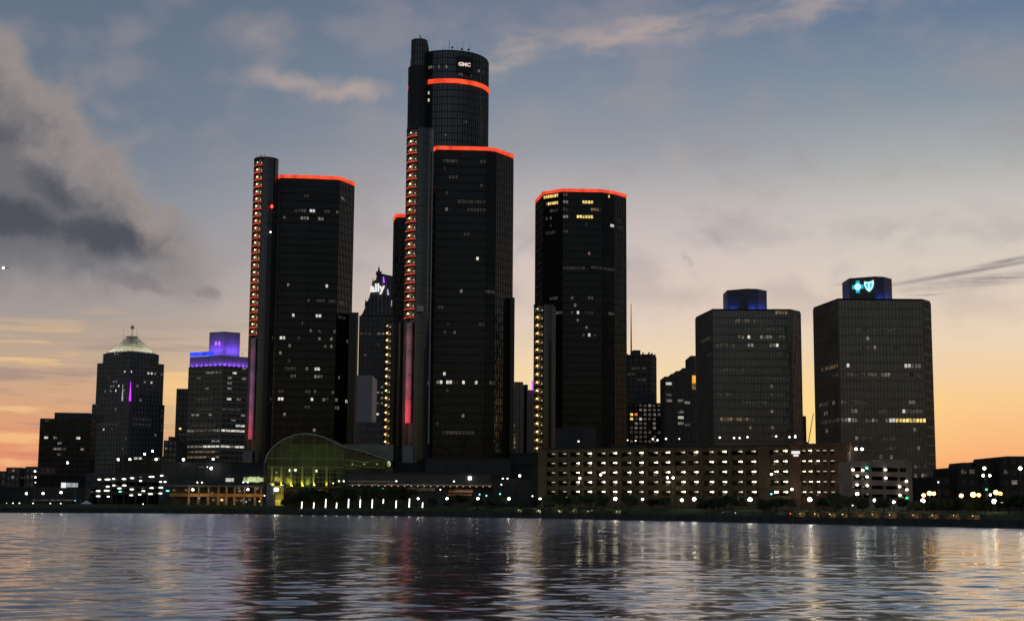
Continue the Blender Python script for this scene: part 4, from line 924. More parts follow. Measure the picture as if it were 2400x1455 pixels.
light_windows(M1, its, 3.233, 1230, 780, 1.1)
# stepped building
rootS = thing('stepped_building', 'tall stepped building with balcony bands and one window strip orange with reflected sunset', 'building', (xz(1600, 880, 10), 880, GZ))
stz = None
for (pl_, pr_, yt, yd) in ((1560, 1576, 882, 880), (1576.1, 1587.5, 875.5, 880.3), (1587.6, 1603, 869, 880.6), (1603.1, 1618.5, 862, 880.9), (1618.6, 1621.5, 857, 881.2), (1621.6, 1650, 833.5, 881.5)):
    Z = at(pl_, yt, yd).z; x0, x1 = xz(pl_, yd, 60), xz(pr_, yd, 60)
    b_ = curtain(rootS, [(x0, yd), (x1, yd), (x1, yd + 25), (x0, yd + 25)], GZ, Z, 3.4, 4.2, MATS['brown_glass'], mat('grey_balcony', (0.17, 0.155, 0.14), 0.8), 1.3, 0.3, 0.7, 'wing')
    light_windows(b_, [(1103, 415, 26, 'b'), (1095, 508, 22, 'm'), (1210, 540, 24, 'm'), (1180, 645, 18, 'b'), (1172, 590, 16, 'm'), (1170, 680, 16, 'm'), (1260, 700, 18, 'd'), (1100, 490, 16, 'd')], 3.233, 1230, 780, 1.3)
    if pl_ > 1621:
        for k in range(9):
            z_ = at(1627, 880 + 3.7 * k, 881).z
            m_ = MB(); m_.box(xz(1622, 881, z_), xz(1633, 881, z_), 880.35, 880.6, z_ - 0.85, z_ + 0.05); m_.build('lit_or_sunset_window', WIN['o'] if k < 5 else WIN['w'], rootS)  # sunset reflection on these panes is put in as orange emission
# beige building between the towers
rootR = thing('beige_building', 'beige stepped building seen between front tower and right tower', 'building', (xz(1220, 1010, 10), 1010, GZ))
for (pl_, pr_, yt, yd) in ((1190, 1225.6, 894.5, 1010), (1225.7, 1237, 901, 1010.4), (1237.1, 1262, 913.5, 1010.8)):
    Z = at(pl_ + 5, yt, yd).z; x0, x1 = xz(pl_, yd, 60), xz(pr_, yd, 60)
    b_ = curtain(rootR, [(x0, yd), (x1, yd), (x1, yd + 20), (x0, yd + 20)], GZ, Z, 4.2, 3.8, MATS['brown_glass'], mat('tan_stone', (0.34, 0.26, 0.20), 0.85), 3.0, 2.6, 0.3, 'wing')
m_ = MB(); a = at(1249, 893, 1012); m_.box(a.x - 0.9, a.x + 0.9, 1008, 1009.6, at(1249, 915, 1012).z, a.z); m_.build('purple_lit_post', E_purple, rootR)
m_ = MB()
for (zx, zy, r_) in ((1510, 540, 0.9), (1510, 625, 0.8), (1512, 660, 1.1), (1514, 695, 1.2), (1510, 738, 1.0)):
    m_ = MB(); m_.ball(at(820 + zx / 3.933, 860 + zy / 3.933, 1004), r_, 1, 0.6, 1, 6, 4); m_.build('balcony_lamp', WIN['m'], rootR)
# low far buildings at the right edge
RL = [('end_block', 'low dark block at the foot of the emblem tower, right side', [(2190, 560), (2250, 560)], 1121), ('end_block', 'squat dark building with a raised square top near the right edge', [(2245, 555), (2291, 555)], 1099),
      ('end_block', 'dark flat building right of the square-topped one', [(2290, 558), (2346, 558)], 1086.5), ('end_block', 'dark block with sloping stepped roof at the right picture edge', [(2344, 552), (2470, 552)], 1075)]
for nm, lb, pts, yt in RL:
    rr_, bb_ = simple_block(nm, lb, 'building', pts, (pts[0][0] + 4, yt, pts[0][1]), 16, 3.9, 3.4, MATS['brown_glass'], mat('umber_stone', (0.06, 0.045, 0.035), 0.85), 1.8, 1.2, 0.3)
    if yt == 1099: simple_block('', '', '', [(2257, 557), (2276, 557)], (2260, 1088.5, 557), 9, 4, 4, stone_dark, stone_dark, 0.3, 0.3, 0.2, bb_.Z + 0.82, None, rr_, 'roof_box')
    if yt == 1075: simple_block('', '', '', [(2361, 556), (2450, 556)], (2370, 1073.5, 556), 9, 4, 4, stone_dark, stone_dark, 0.3, 0.3, 0.2, bb_.Z + 0.82, None, rr_, 'roof_box')
    light_windows(bb_, [(1645, 385, 24, 'd'), (1725, 440, 30, 'd'), (2130, 425, 90, 'd'), (2230, 490, 30, 'm'), (2235, 545, 30, 'd'), (2255, 590, 20, 'd')], 5.4545, 1960, 1040, 1.8)
m_ = MB(); a0 = at(2196, 1118.5, 575)
for i in range(8):
    t0, t1 = math.pi * i / 8, math.pi * (i + 1) / 8
    m_.quad((a0.x + 1.9 + 1.9 * -math.cos(t0), 575, a0.z - 1 + 1.4 * math.sin(t0)), (a0.x + 1.9 - 1.9 * math.cos(t1), 575, a0.z - 1 + 1.4 * math.sin(t1)), (a0.x + 1.9 - 1.9 * math.cos(t1), 585, a0.z - 1 + 1.4 * math.sin(t1)), (a0.x + 1.9 - 1.9 * math.cos(t0), 585, a0.z - 1 + 1.4 * math.sin(t0)))
ob = m_.build('arched_roof', conc_mid, [o for o in bpy.data.objects if o.get('label', '').startswith('low dark block')][0])
rootH2, H2b = simple_block('brown_house', 'narrow brown building showing beside the shorter smoked-glass tower', 'building', [(1868, 760), (1889, 760)], (1880, 978, 760), 12, 4, 3, MATS['brown_glass'], MATS['umber_stone'], 1.4, 0.8, 0.3)
# crane in the sunset gap
rootX = thing('crane', 'slender crane jib standing in the bright gap between the smoked-glass towers', 'crane', (*at(1894, 1045, 900).xy, GZ))
a, b_ = at(1894, 1040, 900), at(1906, 968, 900)
m_ = MB(); m_.tube((a.x, a.y, GZ), a, 0.5, 0.5, 4); m_.build('mast', pole_mat, rootX)
m_ = MB(); m_.tube(a, b_, 0.28, 0.2, 4)
for i in range(12):
    q0, q1 = a.lerp(b_, i / 12), a.lerp(b_, (i + 1) / 12); m_.tube(q0 + Vector((0.5, 0, 0)), q1, 0.1, k=4)
m_.build('jib', pole_mat, rootX)
m_ = MB(); m_.box(a.x - 1.4, a.x + 0.2, a.y - 1, a.y + 1, a.z - 1.5, a.z + 1.2); m_.build('cab', frame_black, rootX)
# small aircraft low in the sky at the left edge
q = at(12, 628, 3000); rootAir = thing('aircraft', 'tiny aircraft with bright landing light over the left edge', 'aircraft', q)
m_ = MB(); m_.tube(q + Vector((-5, 0, 0)), q + Vector((6, 3, 0)), 0.8, 0.5, 8); m_.build('fuselage', steel, rootAir)
m_ = MB(); m_.tri(q + Vector((-2, 0, -0.3)), q + Vector((3, -6, 0)), q + Vector((4, 0, -0.3))); m_.tri(q + Vector((-2, 0, -0.4)), q + Vector((4, 0, -0.4)), q + Vector((3, 6, 0))); m_.build('wing', steel, rootAir)
m_ = MB(); m_.tri(q + Vector((4, 2, 0)), q + Vector((6, 3, 0)), q + Vector((6, 3, 2))); m_.build('tail_fin', steel, rootAir)
m_ = MB(); m_.ball(q + Vector((-3, -2, -0.2)), 2.6, 1, 1, 1, 8, 5); m_.build('landing_light', E_lampd, rootAir)

# ================================================================== waterfront buildings
# ---- brick parking garage with lit decks
pa, pb = Vector((xz(1262, 548, 25), 548, 0)), Vector((xz(1992, 488, 25), 488, 0))
LG = (pb - pa).length; uG = (pb - pa) / LG; nG = Vector((uG.y, -uG.x, 0))
def ug(px, py=1110):
    d = ray(px, py); t = (pa - C0).dot(nG) / d.dot(nG); return (C0 + d * t - pa).dot(uG)
rootH = thing('parking_garage', 'long brick parking garage with five rows of lit openings', 'parking garage', (pa.x, pa.y, GZ))
ZH = 25.6; DEPH = 34.0
bk = MB(); bk.obox(pa, uG, nG, 0.3, LG - 0.3, -DEPH, -DEPH + 0.6, GZ - 0.2, ZH - 1.2); bk.build('rear_wall', soffit, rootH)
for s0 in (0.0, LG - 0.6):
    m_ = MB(); m_.obox(pa, uG, nG, s0, s0 + 0.6, -DEPH, -0.5, GZ - 0.2, ZH - 0.6); m_.build('side_wall', brick_olive, rootH)
rows = [23.15, 19.65, 16.15, 12.65, 9.15]
OH = 1.75
xs = [1281, 1308, 1336, 1366, 1396, 1426, 1456, 1486, 1517, 1548, 1581, 1613, 1647, 1680, 1714, 1747]
xe = [x + w for x, w in zip(xs, [20, 23, 22, 22, 22, 21, 23, 24, 25, 25, 25, 27, 26, 27, 27, 30])]
ops = [(ug(a), ug(b)) for a, b in zip(xs, xe)] + [(ug(1803), ug(1824)), (ug(1826), ug(1848))]
bops = [(ug(1877), ug(1888)), (ug(1893), ug(1904)), (ug(1910), ug(1921)), (ug(1929), ug(1938)), (ug(1946), ug(1956))]
for z in rows:
    sl = MB(); sl.obox(pa, uG, nG, 0.6, LG - 0.6, -DEPH + 0.6, -0.4, z - 1.55, z - 1.2); sl.build('deck_slab', soffit, rootH)
rf = MB(); rf.obox(pa, uG, nG, 0.0, LG, -DEPH, -0.35, ZH - 1.55, ZH - 1.2); rf.build('roof_slab', soffit, rootH)
# wall: piers and spandrels per bay
edges = [0.0]
for a, b in ops + bops: edges += [a, b]
edges.append(LG)
usplit = ug(1853)
for i in range(0, len(edges), 2):
    a, b = edges[i], edges[i + 1]
    m_ = MB(); proud = 0.0 if (i // 2) % 2 else 0.28
    if a < usplit < b:
        m_.obox(pa, uG, nG, a, usplit, -0.5, 0.0, GZ - 0.2, ZH - 0.3); m_.build('pier', brick_olive, rootH); m_ = MB(); a = usplit + 0.01
    m_.obox(pa, uG, nG, a, b, -0.5, 0.02 + proud, GZ - 0.2, ZH - 0.3); m_.build('pier', brick_olive if b <= usplit else brick_red, rootH)
for k, (a, b) in enumerate(ops + bops):
    br = brick_olive if k < len(ops) else brick_red
    zs_ = [ZH - 0.3] + [v for z in rows for v in (z + OH / 2, z - OH / 2)] + [GZ - 0.2]
    for j in range(0, len(zs_), 2):
        m_ = MB(); m_.obox(pa, uG, nG, a + 0.01, b - 0.01, -0.42, -0.08, zs_[j + 1], zs_[j]); m_.build('spandrel_panel', br, rootH)
    for j, z in enumerate(rows):
        if k < 2 or (k >= len(ops) + 3): lm, wd, rr = E_garaged, 0.9, 0.10
        else:
            dim = random.random() < 0.2 or (k % 2 == 0 and j == 0)
            lm, wd, rr = (E_garaged if dim else E_garage), 0.75, 0.16
        cu = a + (b - a) * (0.60 if k % 2 else 0.72)
        p0 = pa + uG * (cu - wd * 1.5) - nG * 1.9; p1 = pa + uG * cu - nG * 1.9
        zc = z + 0.42
        t_b = MB(); t_b.tube((p0.x, p0.y, zc), (p1.x, p1.y, zc), 0.10, 0.10, 5)
        if rr > 0.12: t_b.ball((p1.x, p1.y, zc), 0.33, 1.2, 1.0, 0.9, 8, 5)
        t_b.build('deck_light', lm, rootH)
    for j, z in enumerate(rows[:]):
        if random.random() < 0.45:
            # parked car roof just visible over the parapet
            q = pa + uG * ((a + b) / 2 + random.uniform(-0.6, 0.6)) - nG * 5.0
            m_ = MB(); m_.frustum([(q.x - 1.9, q.y - 0.8), (q.x + 1.9, q.y - 0.8), (q.x + 1.9, q.y + 0.8), (q.x - 1.9, q.y + 0.8)], [(q.x - 1.2, q.y - 0.65), (q.x + 1.3, q.y - 0.65), (q.x + 1.3, q.y + 0.65), (q.x - 1.2, q.y + 0.65)], z - 0.75, z + 0.15); m_.build('parked_car_roof', car_dark, rootH)
cop = MB(); cop.obox(pa, uG, nG, -0.2, usplit, -0.7, 0.35, ZH - 0.29, ZH); cop.build('coping', conc_dark, rootH)
cop = MB(); cop.obox(pa, uG, nG, usplit + 0.02, LG + 0.2, -0.7, 0.45, ZH - 0.29, ZH + 0.3); cop.build('coping', brick_red, rootH)
sg = pa + uG * ug(1866, 1060) + nG * 0.35
m_ = MB(); m_.obox(pa, uG, nG, ug(1856, 1060), ug(1875.5, 1060), 0.31, 0.5, at(1866, 1063, sg.y).z, at(1866, 1056.5, sg.y).z); m_.build('lit_sign', E_sign, rootH)
m_ = MB(); m_.obox(pa, uG, nG, ug(1860.5, 1060), ug(1872, 1060), 0.31, 0.5, at(1866, 1069, sg.y).z, at(1866, 1064.4, sg.y).z); m_.build('lit_sign', E_sign, rootH)
m_ = MB(); m_.obox(pa, uG, nG, ug(1990), ug(1994.5), 0.6, 1.3, GZ, at(1992, 1058, 489).z); m_.build('corner_pipe', soffit, rootH)
cb = MB(); q0, q1 = ug(1266), ug(1335); cb.obox(pa, uG, nG, q0, q1, -22, -12, ZH - 1.19, at(1290, 1003, 562).z); cb.build('stair_tower', conc_dark, rootH)
cb = MB(); cb.obox(pa, uG, nG, ug(1392), ug(1456), -22, -14, ZH - 1.19, ZH + 1.6); cb.build('roof_plant', conc_dark, rootH)

# ---- beige garage
pi_, pj = Vector((xz(1994, 470, 18), 470, 0)), Vector((xz(2136, 482, 18), 482, 0))
LI = (pj - pi_).length; uI = (pj - pi_) / LI; nI = Vector((uI.y, -uI.x, 0))
def ui(px, py=1120):
    d = ray(px, py); t = (pi_ - C0).dot(nI) / d.dot(nI); return (C0 + d * t - pi_).dot(uI)
def zi(px, py):
    d = ray(px, py); t = (pi_ - C0).dot(nI) / d.dot(nI); return (C0 + d * t).z
rootI = thing('parking_garage', 'smaller beige parking garage with dark slot openings', 'parking garage', (pi_.x, pi_.y, GZ))
levels = [(1095, 1104.5), (1116, 1125), (1137.5, 1146), (1158, 1167)]
zI = zi(2060, 1081)
segs = [(1998, 2020), (2022, 2037), (2043, 2070), (2075, 2105.5), (2109, 2125)]
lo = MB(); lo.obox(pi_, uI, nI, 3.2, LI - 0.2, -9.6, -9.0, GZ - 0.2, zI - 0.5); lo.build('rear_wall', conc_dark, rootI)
prev = zI
for (yt, yb) in levels:
    zt_, zb_ = zi(2060, yt), zi(2060, yb)
    m_ = MB(); m_.obox(pi_, uI, nI, 0, LI, -0.5, 0.25, zt_, prev); m_.build('spandrel_panel', beige, rootI)
    sl = MB(); sl.obox(pi_, uI, nI, 3.0, LI - 0.1, -8.9, -0.51, zt_ + 0.25, zt_ + 0.6); sl.build('deck_slab', conc_mid, rootI)
    us = [0.0] + [v for s_ in segs for v in (ui(s_[0]), ui(s_[1]))] + [LI]
    for j in range(0, len(us), 2):
        m_ = MB(); m_.obox(pi_, uI, nI, us[j], us[j + 1], -0.5, 0.1, zb_, zt_); m_.build('pier', beige, rootI)
    prev = zb_
m_ = MB(); m_.obox(pi_, uI, nI, 0, LI, -0.5, 0.25, GZ - 0.2, prev); m_.build('spandrel_panel', beige, rootI)
m_ = MB(); m_.obox(pi_, uI, nI, LI - 8.5, LI, -8.8, -0.6, zI - 0.5, zi(2120, 1077)); m_.build('stair_tower', beige, rootI)
m_ = MB(); e0, e1 = pi_ + nI * -0.5, pi_ + uI * 3.1 - nI * 9.6; m_.prism([(e0.x, e0.y), (e0.x + 0.5, e0.y), (e1.x + 0.5, e1.y), (e1.x, e1.y)], GZ - 0.2, zI - 0.3); m_.build('side_wall', beige, rootI)
m_ = MB(); m_.obox(pi_, uI, nI, LI, LI + 0.5, -9.6, -0.3, GZ, zI); m_.build('side_wall', beige, rootI)
for (x, y, k) in ((215, 330, 'w'), (340, 335, 'w'), (390, 308, 'c'), (630, 328, 'w'), (270, 408, 'w'), (395, 420, 'w'), (220, 440, 'd'), (343, 442, 'd'), (635, 435, 'w'), (897, 475, 'w'), (268, 522, 'w'), (397, 532, 'w'), (220, 548, 'd'), (348, 548, 'd'), (810, 545, 'w'), (845, 568, 'd'), (903, 583, 'w'), (815, 655, 'w'), (845, 678, 'd'), (903, 690, 'g'), (400, 642, 'd')):
    px, py = 1960 + x / 5.4545, 1040 + y / 5.4545
    d = ray(px, py); t = (pi_ + nI * 0.55 - C0).dot(nI) / d.dot(nI)
    m_ = MB(); m_.ball(C0 + d * t, 0.34 if k == 'd' else 0.44, 1.15, 1, 0.9, 8, 5); m_.build('wall_lamp', {'w': E_lampd, 'c': E_cyan, 'd': WIN['m'], 'g': E_green}[k], rootI)

# ---- glass winter garden with swooping roof
YW = 640.0
rootW = thing('winter_garden', 'glass hall with curved swooping roof, glowing green and yellow inside', 'glass hall', (xz(720, YW, 10), YW, GZ))
outl = [(621, 1150), (621.5, 1086), (626, 1068), (640, 1049), (655, 1037), (670, 1028.5), (688, 1021.5), (704, 1018), (722, 1017.3), (740, 1020), (758, 1025.5), (775, 1034), (792, 1043), (810, 1049.5), (832, 1054.5), (855, 1061), (880, 1069), (900, 1076), (916, 1083)]
ow = [at(x, y, YW) for x, y in outl]; ow[0].z = GZ
DW = 34.0
rf = MB()
for a, b in zip(ow[:-1], ow[1:]):
    d_ = Vector((b.x - a.x, 0, b.z - a.z)).normalized(); up = Vector((-d_.z, 0, d_.x)) * 0.7
    A0, B0, A1, B1 = a, b, a + up, b + up; bk_ = Vector((0, DW, 0))
    rf.quad(A1, B1, B1 + bk_, A1 + bk_); rf.quad(B0, A0, A0 + bk_, B0 + bk_); rf.quad(A0, B0, B1, A1); rf.quad(B0 + bk_, A0 + bk_, A1 + bk_, B1 + bk_)
rf.build('roof', mat('vault_metal', (0.09, 0.10, 0.085), 0.45, 0.3, 0.3, 0.1), rootW)
ed = MB()
for a, b in zip(ow[1:-1], ow[2:]): ed.tube(a + Vector((0, -0.3, 0.3)), b + Vector((0, -0.3, 0.3)), 0.22, k=5)
ed.build('roof_edge_pipe', mat('pale_pipe', (0.5, 0.52, 0.45), 0.4, 0.3, 0.2), rootW)
wg = bpy.data.materials.new('tinted_glass'); wg.use_nodes = True; t_ = wg.node_tree; t_.nodes.clear()
tr = t_.nodes.new('ShaderNodeBsdfTransparent'); tr.inputs[0].default_value = (0.42, 0.50, 0.34, 1); gl_ = t_.nodes.new('ShaderNodeBsdfGlossy'); gl_.inputs['Roughness'].default_value = 0.06; gl_.inputs[0].default_value = (0.9, 0.95, 0.9, 1)
fz = t_.nodes.new('ShaderNodeFresnel'); fz.inputs[0].default_value = 1.5; mx = t_.nodes.new('ShaderNodeMixShader'); oo = t_.nodes.new('ShaderNodeOutputMaterial')
t_.links.new(fz.outputs[0], mx.inputs[0]); t_.links.new(tr.outputs[0], mx.inputs[1]); t_.links.new(gl_.outputs[0], mx.inputs[2]); t_.links.new(mx.outputs[0], oo.inputs[0])
def out_y(px):
    for (a, b) in zip(outl[1:-1], outl[2:]):
        if a[0] <= px <= b[0]: return a[1] + (b[1] - a[1]) * (px - a[0]) / max(0.01, b[0] - a[0])
    return 1090
cols_ = [625, 638, 660, 683, 709, 736, 766, 785, 804]
rws = [1171, 1140, 1117, 1093, 1073, 1055, 1038, 1026, 1018]
fm_green = mat('green_frame', (0.30, 0.36, 0.16), 0.5, 0.0, 0.2)
for i in range(len(cols_) - 1):
    xa, xb = cols_[i] + 0.5, cols_[i + 1] - 0.5
    for j in range(len(rws) - 1):
        yb_, yt_ = rws[j] - 0.5, rws[j + 1] + 0.5
        ya, yc = max(yt_, out_y(xa) + 0.8), max(yt_, out_y(xb) + 0.8)
        if ya >= yb_ - 0.5 and yc >= yb_ - 0.5: continue
        ya, yc = min(ya, yb_ - 0.2), min(yc, yb_ - 0.2)
        m_ = MB(); m_.quad(at(xa, yb_, YW), at(xb, yb_, YW), at(xb, yc, YW), at(xa, ya, YW)); m_.build('pane', wg, rootW)
    for xx in (xa + (xb - xa) / 3, xa + 2 * (xb - xa) / 3):
        m_ = MB(); m_.tube(at(xx, 1140, YW - 0.1), at(xx, 1095, YW - 0.1), 0.09, k=4); m_.build('glazing_bar', fm_green, rootW)
for y in (1140, 1117, 1105, 1128, 1093, 1097.5, 1073.5):
    x1_ = 804
    a, b = at(626 if y < 1141 else 640, y, YW - 0.15), at(x1_ if y != 1097.5 else 780, y + 0.3, YW - 0.15); m_ = MB(); m_.box(a.x, b.x, YW - 0.3, YW - 0.02, a.z - (0.22 if y in (1093, 1073.5, 1140) else 0.1), a.z + 0.1); m_.build('transom', fm_green if y not in (1093, 1097.5) else mat('yellow_steel', (0.5, 0.5, 0.2), 0.5), rootW)
for x in cols_[1:7]:
    a = at(x, 1093, YW); m_ = MB(); m_.box(a.x - 0.42, a.x + 0.42, YW - 0.5, YW + 0.3, at(x, 1141, YW).z, a.z); m_.build('column', mat('yellow_column', (0.62, 0.58, 0.20), 0.6, 0, 0.2), rootW)
    q = at(x, 1137, YW - 1.6); flood('column_uplight', q, (0, 1, 0.9), 260 if x < 740 else 120, (1.0, 0.86, 0.12), rootW, 110, 0.15)
    m_ = MB(); m_.tube(at(x, 1092, YW - 0.1), at(x, out_y(x) + 1, YW - 0.1), 0.12, k=4); m_.build('rib', fm_green, rootW)
x0, x1 = ow[0].x + 0.8, xz(804, YW, 10)
m_ = MB(); m_.box(x0, x1 + 20, YW + 20, YW + 20.4, GZ, at(700, 1040, YW + 20).z); m_.build('inner_wall', mat('inner_wall', (0.30, 0.30, 0.22), 0.9, 0, 0.4, 0.15), rootW)
m_ = MB(); m_.box(x0, x1 + 14, YW + 1, YW + 19.9, at(700, 1141, YW).z - 0.4, at(700, 1141, YW).z); m_.build('terrace_floor', conc_mid, rootW)
for k in range(10):
    px = 645 + k * 15; h_ = random.uniform(4, 9)
    a = at(px, 1141, YW + 6); m_ = MB(); m_.box(a.x - 1.2, a.x + 1.2, YW + 8, YW + 9, a.z - 0.2, a.z + h_); m_.build('planter_screen', mat('screen_dark', (0.03, 0.035, 0.02), 0.8), rootW)
for (px, py, pw, c) in ((650, 1122, 900, (1, 0.85, 0.15)), (676, 1128, 900, (1, 0.85, 0.2)), (720, 1130, 750, (0.9, 0.9, 0.25)), (690, 1062, 380, (0.38, 0.85, 0.25)), (735, 1068, 380, (0.36, 0.8, 0.25)), (775, 1075, 300, (0.4, 0.75, 0.25))):
    flood('hall_lamp', at(px, py, YW + 7), (0, 1, 0.25), pw * (0.75 if py < 1080 else 1.3), c, rootW, 165)
for (x, y, r_, k) in ((615, 672, 0.62, E_lampd), (525, 680, 0.38, E_lampd), (945, 690, 0.42, E_lampd), (320, 710, 0.45, WIN['b']), (355, 815, 0.8, WIN['y']), (300, 825, 0.5, WIN['y']), (485, 815, 0.5, WIN['g']), (850, 820, 0.35, WIN['w']), (775, 790, 0.25, WIN['g']), (885, 790, 0.25, WIN['g'])):
    m_ = MB(); m_.ball(at(600 + x / 6.667, 1000 + y / 6.667, YW + 1.2 if y < 700 else YW + 5), r_, 1, 1, 1.6 if x in (525, 945) else 1.1, 8, 5); m_.build('hanging_lamp', k, rootW)
# entrance level under the hall
m_ = MB(); a, b = at(646, 1143, YW + 1), at(664, 1171, YW + 1); m_.box(a.x, b.x, YW + 1.0, YW + 1.3, GZ, a.z); m_.build('entrance_glazing', emit('entrance_glow', (1.0, 0.72, 0.12), 0.42, 0.5, 0.3), rootW)
m_ = MB(); a, b = at(666, 1144, YW + 1), at(770, 1160, YW + 1); m_.box(a.x, b.x, YW + 1.0, YW + 1.3, b.z, a.z); m_.build('shop_front', emit('shop_glow', (1.0, 0.55, 0.2), 0.05, 0.9, 0.35), rootW)
m_ = MB(); a, b = at(624, 1130, YW - 1), at(641, 1178, YW - 1); m_.box(a.x, b.x, YW - 1.0, YW + 4, GZ, a.z); m_.build('corner_pylon', conc_mid, rootW)
m_ = MB(); m_.ball(at(648, 1147, YW - 1), 0.75, 1.2, 1, 0.9); m_.build('entrance_lamp', E_lamp, rootW)
# tail of the hall
xt0, xt1 = at(806, 1070, YW).x, at(914, 1088, YW).x
m_ = MB(); n0 = len(m_.v)
tail = [at(806, 1098, YW + 0.6), at(906, 1096, YW + 0.6), at(914, 1086, YW + 0.6), at(880, 1072, YW + 0.6), at(855, 1064, YW + 0.6), at(832, 1058, YW + 0.6), at(806, 1050, YW + 0.6)]
m_.v += [tuple(p_) for p_ in tail]; m_.f.append(tuple(range(len(tail)))); m_.build('tail_glazing', mat('tail_glass', (0.035, 0.045, 0.022), 0.15, 0, 0.4, 0.2), rootW)
for (x0_, y0_, x1_, y1_) in ((808, 1077, 862, 1083), (806, 1089, 850, 1092), (858, 1082, 880, 1079), (859, 1094, 900, 1096), (858, 1082, 857, 1095), (812, 1096, 835, 1098), (900, 1080, 900, 1096), (880, 1075, 906, 1082)):
    m_ = MB(); m_.tube(at(x0_, y0_, YW + 0.2), at(x1_, y1_, YW + 0.2), 0.13, k=4); m_.build('truss_member', MATS['yellow_steel'], rootW)
for px in (822, 850, 880): point_lamp('tail_lamp', at(px, 1086, YW - 3), 40, (0.75, 0.9, 0.2), rootW, 0.3)
m_ = MB(); m_.ball(at(911, 1087, YW - 0.4), 0.9, 1, 0.6, 1.3); m_.build('tail_end_lamp', WIN['g'], rootW)

# ---- podium blocks
def podium(name, label, pl, pr, yt, Y, d, m, yb=None, cat='building'):
    Z = at((pl + pr) / 2, yt, Y).z; x0, x1 = xz(pl, Y, Z), xz(pr, Y, Z)
    r = thing(name, label, cat, (x0, Y, GZ)); zb = GZ - 0.2 if yb is None else at((pl + pr) / 2, yb, Y).z
    k = max(2, round((x1 - x0) / 9)); w = (x1 - x0) / k
    mb = MB(); mb.box(x0, x1, Y, Y + d, zb, Z); mb.build('walls', m, r)
    for i in range(k):
        q = MB(); q.box(x0 + i * w + 0.12, x0 + (i + 1) * w - 0.12, Y - 0.22, Y - 0.01, zb + 0.2, Z - 0.4); q.build('wall_panel', m, r)
    cp_ = MB(); cp_.box(x0 - 0.2, x1 + 0.2, Y - 0.5, Y + d, Z, Z + 0.6); cp_.build('coping', conc_dark, r)
    return r, x0, x1, Z
podium('podium', 'dark podium block under the front red-rimmed tower', 997, 1197, 1075, 655, 30, mat('podium_grey', (0.06, 0.06, 0.06), 0.8))
podium('podium', 'brown podium wall behind the tail of the glass hall', 806, 945, 1049, 690, 30, mat('podium_brown', (0.05, 0.043, 0.035), 0.85))
podium('podium', 'wide low dark podium reaching from glass hall to brick garage', 902, 1268, 1088, 662, 20, conc_dark)
podium('podium', 'dark podium step beside the brick garage, below the beige building', 1195, 1275, 1064, 700, 20, conc_dark)
pr1 = podium('low_hall', 'long low riverfront hall with a pale lit canopy line', 812, 1152, 1110, 628, 25, mat('hall_clad', (0.07, 0.068, 0.07), 0.6))
zc = at(1000, 1136.5, 625).z
m_ = MB(); m_.box(xz(818, 622, zc), xz(1153, 622, zc), 622, 627.7, zc - 0.3, zc + 0.35); cn = m_.build('canopy', mat('canopy_pale', (0.45, 0.36, 0.28), 0.7), pr1[0])
m_ = MB(); m_.box(xz(815, 627, zc), xz(930, 627, zc), 626.8, 627.6, zc + 1.2, zc + 1.8); m_.build('sign_fascia', mat('canopy_pale', (0.45, 0.36, 0.28)), pr1[0])
for k in range(22):
    px = 826 + k * 15.3
    m_ = MB(); q = at(px, 1140.5, 623.5); m_.box(q.x - 0.25, q.x + 0.25, 623.3, 623.8, zc - 0.6, zc - 0.31); m_.build('downlight', emit('canopy_lamp', (1, 0.75, 0.45), 0.7), pr1[0])
    q = at(px, 1133, 620); 
for k in range(9):
    q = at(840 + k * 38, 1131, 620.2); point_lamp('canopy_lamp', q, 26, (1.0, 0.74, 0.48), pr1[0], 0.2)
for (pl_, pr_, yt, yb, key) in ((1052, 1108, 1147, 1154, 'w'), (1050, 1105, 1157, 1161, 'w'), (1060, 1100, 1150, 1153, 'm'), (955, 1020, 1142, 1150, 'v'), (1160, 1176, 1142, 1157, 'w'), (1200, 1206, 1143, 1160, 'w'), (1227, 1245, 1145, 1158, 'w'), (820, 840, 1145, 1160, 'v'), (870, 900, 1142, 1160, 'v')):
    a, b = at(pl_, yt, 627), at(pr_, yb, 627); m_ = MB(); m_.box(a.x, b.x, 626.6, 627.4, b.z, a.z); m_.build('lit_glazing', WIN[key] if key != 'w' else emit('brick_lit', (1.0, 0.42, 0.2), 0.10, 0.8, 0.3, False), pr1[0])
m_ = MB(); a = at(1101, 1120, 627); m_.box(a.x - 0.7, a.x + 0.7, 626.9, 627.5, a.z - 0.7, a.z + 0.7); m_.build('wall_lamp', E_lampd, pr1[0])
podium('hall_annex', 'plain dark annex between the low hall and brick garage', 1152, 1272, 1124, 624, 24, conc_dark)
pr2 = podium('podium', 'dark podium left of the glass hall with two lit windows', 378, 628, 1086, 690, 30, mat('podium_teal', (0.035, 0.04, 0.042), 0.7))
for (pl_, pr_, yt, yb, key) in ((529, 547, 1120, 1128, 'b'), (571, 583, 1118, 1130, 'g'), (584, 597, 1117, 1129, 'g'), (598, 608, 1117, 1130, 'g'), (609, 619, 1119, 1128, 'g'), (425, 430, 1092, 1094, 'd'), (436, 440, 1092, 1094, 'd'), (466, 477, 1093, 1096, 'd'), (484, 489, 1093, 1096, 'm')):
    a, b = at(pl_, yt, 689), at(pr_, yb, 689); m_ = MB(); m_.box(a.x, b.x, 688.9, 689.7, b.z, a.z); m_.build('lit_or_sunset_window', WIN[key], pr2[0])
